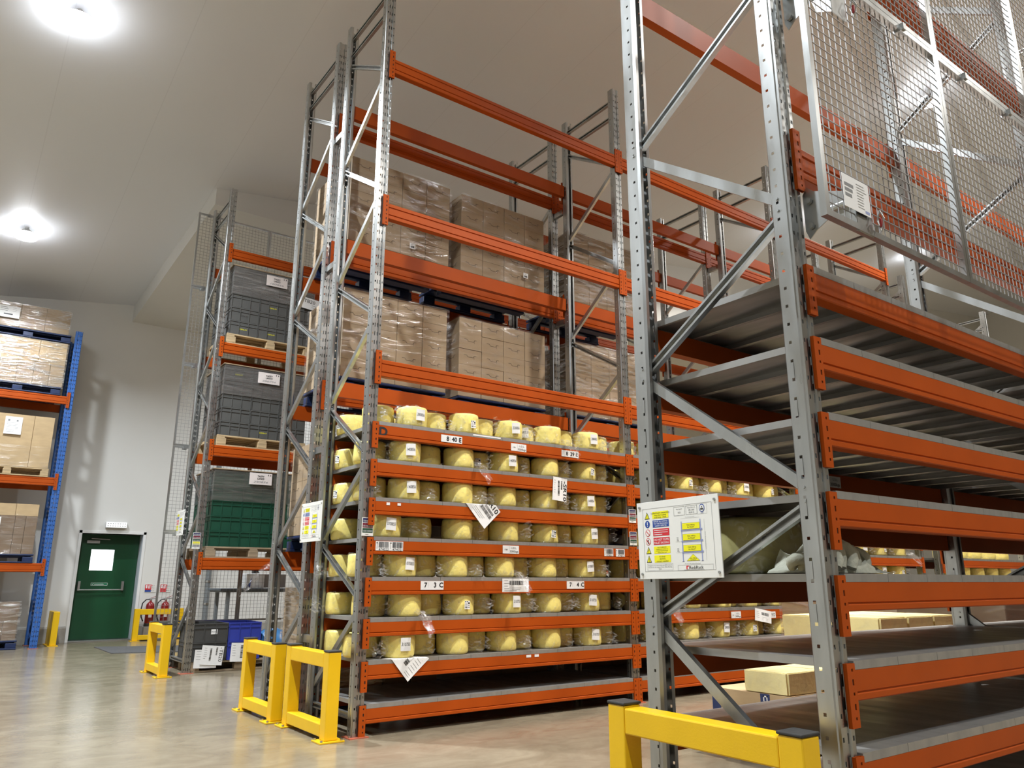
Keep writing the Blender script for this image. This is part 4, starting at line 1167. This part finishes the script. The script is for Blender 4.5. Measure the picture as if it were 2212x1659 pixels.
# ------------------------------------------------------------------ wire mesh screens
MS = {}
def mesh_panel(x, y, z, w, h, label, grp, pitch=.05, fr=.025, wire=.0032, clips=()):
    k = (w, h, pitch, fr)
    if k not in MS:
        a = MB()
        for q in (((0, 0, 0), (fr, fr, h)), ((w-fr, 0, 0), (w, fr, h)), ((fr, 0, 0), (w-fr, fr, fr)), ((fr, 0, h-fr), (w-fr, fr, h))): a.box(q[0], q[1], 'galv')
        b = MB(); c = fr*.5
        n = round((w-2*fr)/pitch); 
        for i in range(1, n):
            xx = fr+(w-2*fr)*i/n; b.box((xx-wire/2, c, fr*.7), (xx+wire/2, c+wire, h-fr*.7), 'wire')
        n = round((h-2*fr)/pitch)
        for i in range(1, n):
            zz = fr+(h-2*fr)*i/n; b.box((fr*.7, c-wire, zz-wire/2), (w-fr*.7, c, zz+wire/2), 'wire')
        MS[k] = (a.mesh('panel_frame'), b.mesh('wire_mesh'))
    t = empty('mesh_screen', (x, y, z))
    inst(MS[k][0], 'panel_frame', t); inst(MS[k][1], 'wire_mesh', t)
    for cx, cz in clips:
        mb = MB(); mb.box((cx-.03, -.012, cz-.05), (cx+.03, -.0005, cz-.03), 'galv'); mb.box((cx-.012, -.02, cz-.035), (cx+.012, .03, cz-.001), 'galv')
        mb.build('clamp', t)
    return tag(t, label, 'mesh panel', grp)
HN = ['bottom', 'second', 'third', 'fourth', 'top']
for r in range(5):
    for c in range(3):
        mesh_panel(-.215+c*1.085, 5.83, .545+r*1.185, 1.08, 1.18, 'wire mesh panel behind the crate rack, %s row, %s column' % (HN[r], ('outer', 'middle', 'inner')[c]),
                   'mesh panels behind the crate rack', clips=((.15, 1.18),) if c == 0 else ())
mesh_panel(-.215, 5.83, .33, 1.08, .205, 'low strip of mesh under the outer column behind the crate rack', 'mesh panels behind the crate rack')
# raised mesh on the nearest rack, held off the uprights by plate brackets
RN = ['lower', 'middle', 'upper']
MPS = {}
for r in range(3):
    for c in range(3):
        MPS[r, c] = mesh_panel(-.165+c*1.128, -4.065, 2.395+r*1.203, 1.125, 1.20, 'raised mesh panel on the bare-shelved rack, %s row, %s column' % (RN[r], NUM[c]),
                   'raised mesh panels of the bare-shelved rack', pitch=.041, fr=.026, wire=.0034, clips=((.28, 1.2), (.80, 1.2)))
mb = MB(); s = Sheet(mb, facing_front(0, 0, 0)); slab(mb, s.pos, .185, .140, .0012, 'paper')
for i in range(3): s.rect(.012, .035+i*.022, .062-.008*i, .014, 'ink_grey')
s.lines(.095, .020, .075, 9, .012, .0022, seed=44); s.rect(.145, .120, .03, .012, 'print_lilac')
mb.build('maker_plate', MPS[0, 0], (.124, -.004, .212))
def bracket(x, z, label):
    t = empty('mesh_bracket', (x, -3.845, z)); mb = MB()
    P = [(0, 0, .10), (0, -.02, .13), (0, -.05, .10), (0, -.215, .03), (0, -.215, -.14), (0, -.15, -.10), (0, -.13, -.03), (0, -.05, -.07), (0, -.015, -.10), (0, 0, -.06)]
    mb.prism([(.048, y, zz) for _, y, zz in P], (.004, 0, 0), 'galv')
    mb.box((.0525, -.216, -.14), (.16, -.212, .0), 'galv')
    mb.build('bracket_plate', t)
    mb = MB()
    mb.tube([(.05, -.10, -.01), (.05, -.205, -.01)], .017, 12, 'galv'); mb.build('locating_pin', t)
    for zz in (.06, -.05):
        mb = MB(); mb.tube([(.035, -.03, zz), (.072, -.03, zz)], .009, 8, 'galv'); mb.tube([(.0301, -.03, zz), (.045, -.03, zz)], .014, 6, 'galv'); mb.build('bolt', t)
    mb = MB(); mb.tube([(.19, -.235, -.02), (.19, -.25, -.06), (.19, -.235, -.11), (.19, -.222, -.06), (.19, -.235, -.02)], .003, 6, 'galv'); mb.box((.185, -.24, -.09), (.195, -.232, -.055), 'tag_red')
    mb.build('safety_pin', t)
    tag(t, label, 'bracket')
bracket(0, 2.53, 'galvanised plate bracket at the lower corner of the raised mesh')
bracket(0, 3.52, 'galvanised plate bracket above, near the top edge, holding the raised mesh')
bracket(BAY, 2.53, 'galvanised plate bracket on the second upright, holding the raised mesh')

# ------------------------------------------------------------------ yellow guards
def guard(x, y, w, h, label, dx=.095, py=.095, along='y', low=.028, cap=True):
    """closed rectangular frame of box section on two foot plates; w along y"""
    t = empty('rack_guard', (x, y, 0), 0 if along == 'y' else -math.pi/2)
    mb = MB()
    for a in (0, w-py): mb.box((0, a, .012), (dx, a+py, h), 'yellow')
    mb.box((.001, py, h-.107), (dx-.001, w-py, h-.008), 'yellow'); mb.box((.001, py, low), (dx-.001, w-py, low+.085), 'yellow')
    mb.build('guard_frame', t, bevel=.006)
    for a in (0, w-py):
        mb = MB()
        mb.box((-.045, a-.03, 0), (dx+.045, a+py+.03, .0115), 'yellow'); mb.build('foot_plate', t, bevel=.002)
        mb = MB()
        for sx in (-.026, dx+.026):
            for sy in (a-.012, a+py+.012): mb.tube([(sx, sy, .012), (sx, sy, .022)], .010, 6, 'galv')
        mb.build('anchor_bolt', t)
        if cap:
            mb = MB(); mb.box((-.003, a-.003, h+.0005), (dx+.003, a+py+.003, h+.012), 'black_cap'); mb.build('end_cap', t, bevel=.004)
    return tag(t, label, 'rack guard')
guard(-.27, -.05, .84, .595, 'yellow steel rack guard, front one of the pair before the cheese rack')
guard(-.31, .93, .82, .590, 'yellow steel rack guard, rear one of the pair, before the carton rack')
guard(-.37, 4.52, .80, .585, 'yellow steel rack guard at the end of the crate rack')
guard(-.265, -3.84, .915, .600, 'large yellow steel rack guard before the bare-shelved rack')
g = guard(.46, 10.70, .86, .575, 'yellow steel guard in front of the fire extinguishers at the back wall', along='x', cap=False, low=.02)
g.rotation_euler = (0, 0, -math.pi/2); g.location = (.46, 10.70, 0)
t = empty('rack_guard', (-.90, 10.18, 0)); mb = MB(); mb.box((0, 0, .012), (.10, .62, .565), 'yellow'); mb.build('guard_frame', t, bevel=.006)
mb = MB(); mb.box((-.03, -.03, 0), (.13, .66, .0115), 'yellow'); mb.build('foot_plate', t); tag(t, 'yellow steel guard beside the blue rack upright and door', 'rack guard')

# ------------------------------------------------------------------ loads on the blue-framed rack
yE = 9.83
pallet(-2.62, yE, 4.241, 1.30, .95, 'blue_plastic', 'plastic', 'dark blue pallet on the top beam of the blue-framed rack', 'blue pallets on the blue-framed rack')
def e_boxes(x1, z, spec, grp, desc, d=.8):
    """spec rows: list of (height, [widths right to left], material)"""
    for ri, (h, ws, m) in enumerate(spec):
        x = x1
        for i, w_ in enumerate(ws):
            o = inst(carton_mesh(w_-.004, d, h-.003, m, False), 'cardboard_carton', None, (x-w_+.002, yE+.01, z+.001))
            tag(o, '%s carton, %s from the blue upright, %s row up, %s' % ({'carton_tan': 'tan', 'carton_dark': 'shaded brown', 'carton': 'brown'}[m], ORD[i], ORD[ri], desc), 'carton', grp); x -= w_
        z += h
e_boxes(-1.31, 4.386, [(.40, [.22, .24, .25, .26, .26], 'carton'), (.40, [.42, .80], 'carton_tan')], 'cartons on the top beam', 'top beam load')
wrap_box(-2.56, yE+.008, 4.36, -1.30, yE+.83, 5.185, 'glossy stretch film round cartons on the upper beam, blue-framed rack', 'wrap_dense', 11, amp=.02)
pallet(-2.60, yE, 5.205, 1.32, .95, 'blue_plastic', 'plastic', 'dark blue pallet stacked on cartons at the top of the blue-framed rack', 'blue pallets on the blue-framed rack')
e_boxes(-1.33, 5.351, [(.43, [.38, .38, .46], 'carton')], 'topmost cartons', 'topmost load by the ceiling')
wrap_box(-2.56, yE+.008, 5.35, -1.325, yE+.83, 5.782, 'glossy stretch film round the topmost cartons by the ceiling', 'wrap_dense', 12, amp=.02)
a4(-2.42, yE-.030, 5.70, lambda s: (s.lines(.02, .03, .15, 3, .03, .006, 'ink'), s.rect(.08, .14, .13, .02, 'ink'), s.lines(.20, .03, .08, 3, .03, .004)), 'white address sheet on the topmost wrapped cartons', .31, .21, 'paper')
pallet(-2.52, yE, 2.801, 1.2, .95, 'wood', 'wood', 'pale wooden pallet on the middle beam of the blue-framed rack')
e_boxes(-1.335, 2.949, [(.885, [.30, .90], 'carton_tan')], 'big cartons on the wooden pallet', 'middle beam load')
wrap_box(-2.54, yE+.008, 2.94, -1.33, yE+.83, 3.30, 'film gathered round the foot of the big tan cartons', 'wrap', 13, amp=.05, top=False)
a4(-2.06, yE-.012, 3.78, lambda s: (s.rect(.04, .05, .15, .03, 'ink_grey'), s.lines(.03, .10, .2, 7, .026, .004)), 'white label sheet on the big tan carton', .25, .30, 'paper')
pallet(-2.60, yE, 1.366, 1.25, .95, 'blue_plastic', 'plastic', 'dark blue pallet on the lowest beam of the blue-framed rack', 'blue pallets on the blue-framed rack')
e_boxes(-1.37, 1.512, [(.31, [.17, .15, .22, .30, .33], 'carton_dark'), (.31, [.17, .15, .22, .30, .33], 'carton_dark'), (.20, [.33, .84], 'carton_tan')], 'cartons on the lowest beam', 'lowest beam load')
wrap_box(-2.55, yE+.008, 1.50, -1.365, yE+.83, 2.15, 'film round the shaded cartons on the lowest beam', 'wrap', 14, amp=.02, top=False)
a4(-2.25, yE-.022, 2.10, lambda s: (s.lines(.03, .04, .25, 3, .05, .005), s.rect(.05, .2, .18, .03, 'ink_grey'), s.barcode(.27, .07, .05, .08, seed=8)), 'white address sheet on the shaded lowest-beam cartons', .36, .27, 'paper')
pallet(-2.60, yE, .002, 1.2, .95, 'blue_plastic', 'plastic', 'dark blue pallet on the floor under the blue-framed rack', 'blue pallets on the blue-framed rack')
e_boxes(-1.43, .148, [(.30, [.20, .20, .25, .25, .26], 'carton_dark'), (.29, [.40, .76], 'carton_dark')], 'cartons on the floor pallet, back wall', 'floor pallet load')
wrap_box(-2.595, yE+.008, .146, -1.425, yE+.83, .745, 'loosely torn film round the floor cartons of the blue-framed rack', 'wrap_dense', 15, amp=.05)

# ------------------------------------------------------------------ back wall fittings
t = empty('exit_light', (.02, 10.995, 2.105)); mb = MB(); mb.box((-.185, -.06, -.055), (.185, 0, .060), 'lamp_body'); mb.build('housing', t, bevel=.01)
mb = MB(); mb.box((-.178, -.075, -.045), (.178, -.0605, .055), 'exit_lens')
mb.build('diffuser', t, bevel=.006); mb = MB(); s = Sheet(mb, facing_front(-.178, -.0755, .055))
for i in range(8): s.rect(.02+i*.042, .022, .022, .012, 'ink_grey'); s.rect(.02+i*.042, .066, .022, .012, 'ink_grey')
mb.build('led_rows', t); tag(t, 'white emergency light over the green fire door', 'emergency light')
def ext_sign(x, m2, label):
    t = empty('extinguisher_sign', (x, 10.995, 1.015)); s0 = facing_front(0, -.003, 0); mb = MB(); slab(mb, s0, .20, .15, .003, 'white_board'); mb.build('board', t)
    mb = MB(); s = Sheet(mb, s0); s.rect(.004, .004, .11, .10, 'print_red'); s.rect(.004, .106, .11, .036, m2)
    s.rect(.018, .02, .026, .055, 'print_white', 1); s.poly([(.022, .02), (.04, .02), (.031, .008)], 'print_white', 1); s.rect(.062, .02, .014, .06, 'print_white', 1); s.rect(.085, .012, .012, .07, 'print_white', 1)
    for i in range(4): s.rect(.122, .012+i*.034, .014, .012, 'print_red' if i % 2 == 0 else 'ink'); s.lines(.142, .015+i*.034, .05, 1, .01, .005)
    mb.build('print', t); tag(t, label, 'safety sign')
ext_sign(.655, 'print_blue', 'extinguisher sign with a blue band on the back wall')
ext_sign(.93, 'print_red', 'extinguisher sign with a red band on the back wall')
def extinguisher(x, label, c):
    t = empty('fire_extinguisher', (x, 10.85, .25)); mb = MB()
    mb.lathe([(.02, .01), (.068, .012), (.075, .03), (.075, .36), (.068, .40), (.045, .43), (.022, .445), (.02, .47)], 26, 'ext_red'); mb.build('cylinder', t, smooth=True)
    mb = MB(); mb.lathe([(.078, 0), (.078, .05), (.0755, .055)], 26, 'black_cap'); mb.build('foot_ring', t, smooth=True)
    mb = MB(); mb.lathe([(.022, .468), (.022, .50), (.012, .51)], 12, 'door_steel'); mb.obox((-.01, -.012, .505), (.13, 0, .045), (0, .024, 0), (0, 0, .008), 'ext_red'); mb.obox((-.01, -.012, .49), (.12, 0, .012), (0, .024, 0), (0, 0, .008), 'black_cap'); mb.build('valve_lever', t)
    mb = MB(); mb.tube([(-.02, 0, .49), (-.08, 0, .485), (-.14, 0, .42), (-.155, 0, .30), (-.14, 0, .17), (-.10, 0, .09)], .011, 8, 'rubber'); mb.build('hose', t, smooth=True)
    mb = MB(); q = lambda a, b, k: Vector(((.0755+k)*math.sin((a-.05)/.076), -(.0755+k)*math.cos((a-.05)/.076), .34-b)); s = Sheet(mb, q)
    for i in range(4): s.rect(.02+i*.015, .04, .015, .028, c); s.rect(.02+i*.015, .08, .015, .10, 'print_white')
    mb.build('print', t); tag(t, label, 'fire extinguisher')
    mb = MB(); mb.box((-.11, -.11, 0), (.11, .12, .02), 'black_cap'); mb.box((-.09, -.09, .02), (.09, .09, .248), 'printer_grey')
    tag(mb.build('extinguisher_stand', None, (x, 10.85, 0), bevel=.01), 'low grey stand under the %s' % label, 'stand')
extinguisher(.76, 'red fire extinguisher next to the green door', 'ink'); extinguisher(1.03, 'red fire extinguisher behind the wire mesh edge', 'print_white')
mb = MB(); mb.prism([(-.30, 9.62, .001), (-.27, 8.18, .001), (1.2, 7.76, .001), (1.2, 9.0, .001)], (0, 0, .008), 'mat_grey')
tag(mb.build('floor_mat'), 'dark grey mat on the floor before the green door', 'mat')
t = empty('drain_pipe', (1.80, 10.92, 0)); mb = MB(); mb.tube([(0, 0, 0), (0, 0, 3.4)], .05, 14, 'pipe_grey'); mb.build('pipe', t, smooth=True)
for z in (.62, 1.05): mb = MB(); mb.tube([(0, 0, z), (0, 0, z+.04)], .062, 14, 'galv'); mb.box((-.02, .04, z), (.02, .078, z+.04), 'galv'); mb.build('pipe_clip', t)
tag(t, 'dark grey pipe on the white wall behind the mesh', 'pipe')
t = empty('work_table', (1.03, 7.3, 0)); mb = MB(); mb.box((0, 0, .93), (1.6, .75, .965), 'table_top'); mb.box((.03, .03, .905), (1.57, .72, .929), 'pipe_grey'); mb.build('table_top', t, bevel=.004)
for x in (.12, 1.44):
    for y in (.05, .65): mb = MB(); mb.box((x, y, 0), (x+.05, y+.05, .904), 'pipe_grey'); mb.build('leg', t)
mb = MB(); mb.box((.172, .06, .18), (1.438, .09, .21), 'pipe_grey'); mb.build('rail', t); tag(t, 'dark grey work table behind the wire mesh', 'table')
t = empty('label_printer', (1.44, 7.38, .966)); mb = MB(); mb.box((0, 0, .0), (.30, .42, .235), 'printer_white'); mb.build('housing', t, bevel=.012)
mb = MB(); mb.box((.3005, .02, .01), (.66, .40, .225), 'printer_grey'); mb.build('side_cover', t, bevel=.008)
mb = MB(); s = Sheet(mb, facing_front(0, -.0005, .235)); s.poly([(.01, .225), (.07, .225), (.09, .06)], 'print_blue'); s.rect(.16, .195, .06, .008, 'ink'); mb.build('print', t)
mb = MB(); mb.box((.14, .10, .236), (.24, .20, .29), 'black_plastic'); mb.build('roll_holder', t, bevel=.01); tag(t, 'white and grey label printer on the work table behind the mesh', 'printer')

# ------------------------------------------------------------------ goods on and behind the nearest rack
t = empty('cheese_drum', (.325, -3.24, ZS[3]+.0305)); mb = MB(); mb.lathe([(.01, .001), (.20, .001), (.225, .02), (.232, .08), (.232, .19), (.222, .225), (.19, .24), (.01, .243)], 48, 'cheese_dark')
mb.v = [(x+noise.noise(Vector((x*12, y*12, z*10)))*.006, y+noise.noise(Vector((y*12, x*12, z*10+3)))*.006, max(.001, z)) for x, y, z in mb.v]
mb.build('cheese_body', t, smooth=True, angle=60); mb = MB(); n = 44; vs = []
for j in range(8):
    for k in range(n):
        a = 2*math.pi*k/n; d = abs(noise.noise(Vector((math.cos(a)*4, math.sin(a)*4, j*.9))))*.02; vs.append(((.240+d)*math.cos(a), (.240+d)*math.sin(a), .003+j*.0345))
mb.faces(vs, [(j*n+k, j*n+(k+1) % n, (j+1)*n+(k+1) % n, (j+1)*n+k) for j in range(7) for k in range(n)], 'film'); mb.build('film_wrap', t, smooth=True)
tag(t, 'large dark green wrapped cheese on the shelf behind the safety notice', 'cheese wheel')
# rumpled fleece: rolled folds and a flat tail
t = empty('fleece_blanket', (.0, -3.80, ZS[3]+.0305)); mb = MB(); NU, NV = 90, 36; top, bot = [], []
def fleece_pt(u, v):
    ph = 50*u+2.6*math.sin(2.6*v+5*u)+noise.noise(Vector((u*5, v*3, 1)))*2.2
    ridge = (.5+.5*math.sin(ph))**.7
    env = (1-max(0, (u-.52)/.48)**.6*.80) if u > .52 else min(1, .35+u*3.2)
    rim = min(1, v*5, (1-v)*5)**.5*min(1, (1-u)*9, u*14)**.6
    z = .004+rim*env*(.074+.024*math.sin(ph)+.022*noise.noise(Vector((u*8, v*5, 4)))+.012*math.sin(ph*.5+v*4))
    x = .07+.50*u+.030*math.cos(ph)*rim*env; y = .02+.27*v+.02*math.sin(u*9)+.012*math.sin(ph)*rim
    return (x, y, z)
for i in range(NU+1):
    for j in range(NV+1): top.append(fleece_pt(i/NU, j/NV))
mb.faces(top, [(i*(NV+1)+j, (i+1)*(NV+1)+j, (i+1)*(NV+1)+j+1, i*(NV+1)+j+1) for i in range(NU) for j in range(NV)], 'fleece')
mb.faces([(x, y, .0012) for x, y, z in top], [(i*(NV+1)+j, i*(NV+1)+j+1, (i+1)*(NV+1)+j+1, (i+1)*(NV+1)+j) for i in range(NU) for j in range(NV)], 'fleece')
for cx, cy, rr_, hh, tr in ((.10, .10, .055, .085, .030), (.155, .12, .060, .105, .032), (.215, .11, .055, .110, .030), (.275, .13, .050, .095, .030), (.34, .12, .045, .075, .026), (.06, .12, .04, .05, .024)):
    pts = []
    for i in range(11):
        a_ = math.pi*i/10; pts.append((cx+.022*math.sin(a_*2)+.015*math.cos(a_), cy-.085+.075*(1-math.cos(a_))/1.0*.75, .022+hh*.78*math.sin(a_)**.8))
    k0 = len(mb.v); mb.tube(pts, [tr*(.75+.35*math.sin(math.pi*i/10)) for i in range(11)], 16, 'fleece')
    for q in range(k0, len(mb.v)):
        x, y, z = mb.v[q]; n_ = noise.noise(Vector((x*30, y*30, z*30)))*.007; mb.v[q] = (x+n_, y+noise.noise(Vector((y*28, z*28, x*28)))*.007, max(.0014, z+n_))
mb.build('fleece_cloth', t, smooth=True, angle=80); tag(t, 'crumpled grey green fleece blanket on a bare steel shelf', 'blanket')

def cheese_block(x, y, z, w, d, h, label, grp, m='cheese_pale'):
    t = empty('cheese_block', (x, y, z)); mb = MB()
    nx, ny, nz = 8, 6, 4; idx = {}
    bm = bmesh.new(); bmesh.ops.create_cube(bm, size=1)
    bmesh.ops.bevel(bm, geom=bm.edges[:], offset=.035, segments=2, affect='EDGES'); bmesh.ops.subdivide_edges(bm, edges=bm.edges[:], cuts=2, use_grid_fill=True)
    vs = []
    for v in bm.verts:
        c = Vector(((v.co.x+.5)*w, (v.co.y+.5)*d, (v.co.z+.5)*h)); q = c*13+Vector((x*5, y*5, z*9))
        c += Vector((noise.noise(q), noise.noise(q+Vector((9, 0, 0))), 0))*.005; vs.append((c.x, c.y, max(0, min(h, c.z+noise.noise(q*1.3)*.002)))); 
    fs = [tuple(a.index for a in f.verts) for f in bm.faces]; bm.free()
    mb.faces(vs, fs, m); mb.build('cheese_body', t, smooth=True, angle=50)
    mb = MB(); mb.faces([(a*1.012-w*.006, b*1.012-d*.006, c*1.015+.001) for a, b, c in vs], fs, 'block_film'); mb.build('film_wrap', t, smooth=True, angle=30)
    return tag(t, label, 'cheese block', grp)
pallet(1.70, -2.42, .002, 1.2, .9, 'wood_grey', 'wood', 'wooden pallet on the aisle floor under the taped carton', h=.12)
o = inst(carton_mesh(1.15, .60, .283, 'carton_tan', False), 'cardboard_carton', None, (1.715, -2.41, .123)); tag(o, 'tan carton with dark blue tape under the low cheese blocks in the aisle', 'carton')
for y in (.60, .215):
    mb = MB(); mb.box((-.0012, y-.07, .03), (-.0002, y, .2829), 'blue_tape'); mb.build('tape_strip', o)
for x in (.25, .75):
    mb = MB(); mb.box((x, -.0012, .03), (x+.07, -.0002, .2829), 'blue_tape'); mb.build('tape_strip', o)
mb = MB(); s = Sheet(mb, flat((-.0015, .215, .284), (0, -1, 0), (0, 0, -1), (-1, 0, 0))); s.frame(.022, .012, .032, .04, .008, 'print_white'); s.lines(.02, .08, .04, 4, .022, .006, 'print_white')
mb.build('tape_print', o)
for i, x in enumerate((1.722, 2.10, 2.48)):
    cheese_block(x, -2.40, .4075, .372, .33, .132, 'low pale cheese block, %s on the taped carton' % ('outermost', 'middle', 'innermost')[i], 'cheese blocks on the taped carton')
pallet(2.82, -2.42, .002, 1.25, .9, 'wood_grey', 'wood', 'wooden pallet in the aisle under the stacked cheese blocks', h=.12)
o = inst(carton_mesh(1.17, .82, .31, 'carton', False), 'cardboard_carton', None, (2.85, -2.40, .123)); tag(o, 'brown carton base under the stacked cheese blocks in the aisle', 'carton')
for i, (ix, iy) in enumerate(((0, 0), (1, 0), (2, 0), (0, 1), (1, 1), (2, 1))):
    for r in range(2):
        cheese_block(2.853+ix*.388, -2.40+iy*.405, .4345+r*.203, .383, .40, .200, 'tall pale cheese block, %s, %s layer, %s along the stack in the aisle' % ('front row' if iy == 0 else 'rear row', 'upper' if r else 'lower', ORD[ix]), 'stack of tall cheese blocks')
pallet(4.45, -2.6, .002, 1.6, 1.0, 'wood_grey', 'wood', 'wooden pallet of dark wrapped cartons at the far aisle end', h=.14)
for i in range(4):
    for r in range(2):
        o = inst(carton_mesh(.39, .9, .42, 'carton_dark', False), 'cardboard_carton', None, (4.46+i*.395, -2.57, .144+r*.422)); tag(o, 'dark wrapped carton, %s along, %s layer, far aisle end' % (ORD[i], 'upper' if r else 'lower'), 'carton', 'dark cartons at the far aisle end')
wrap_box(4.46, -2.575, .144, 6.04, -1.66, .99, 'film round the dark cartons at the far aisle end', 'wrap', 21)
a4(5.12, -1.475, 1.0, lambda s: s.text(.38, .135, 'L-BVL40-SL', .085, 'ink', fit=.66, bold=.002), 'white sheet lettered L BVL40 SL on the film-wrapped load beyond the cheese blocks', .75, .24, 'paper')
o = inst(carton_mesh(2.4, .6, .54, 'carton_tan', False), 'cardboard_carton', None, (3.92, -1.45, .462)); tag(o, 'long film-wrapped carton beyond the stacked cheese blocks', 'carton')
o = inst(carton_mesh(2.4, .6, .46, 'carton_tan', False), 'cardboard_carton', None, (3.92, -1.45, .001)); tag(o, 'lower carton of the film-wrapped load beyond the cheese blocks', 'carton')
wrap_box(3.91, -1.455, .03, 6.33, -.84, 1.01, 'creased film round the long carton beyond the cheese blocks', 'wrap_dense', 22)
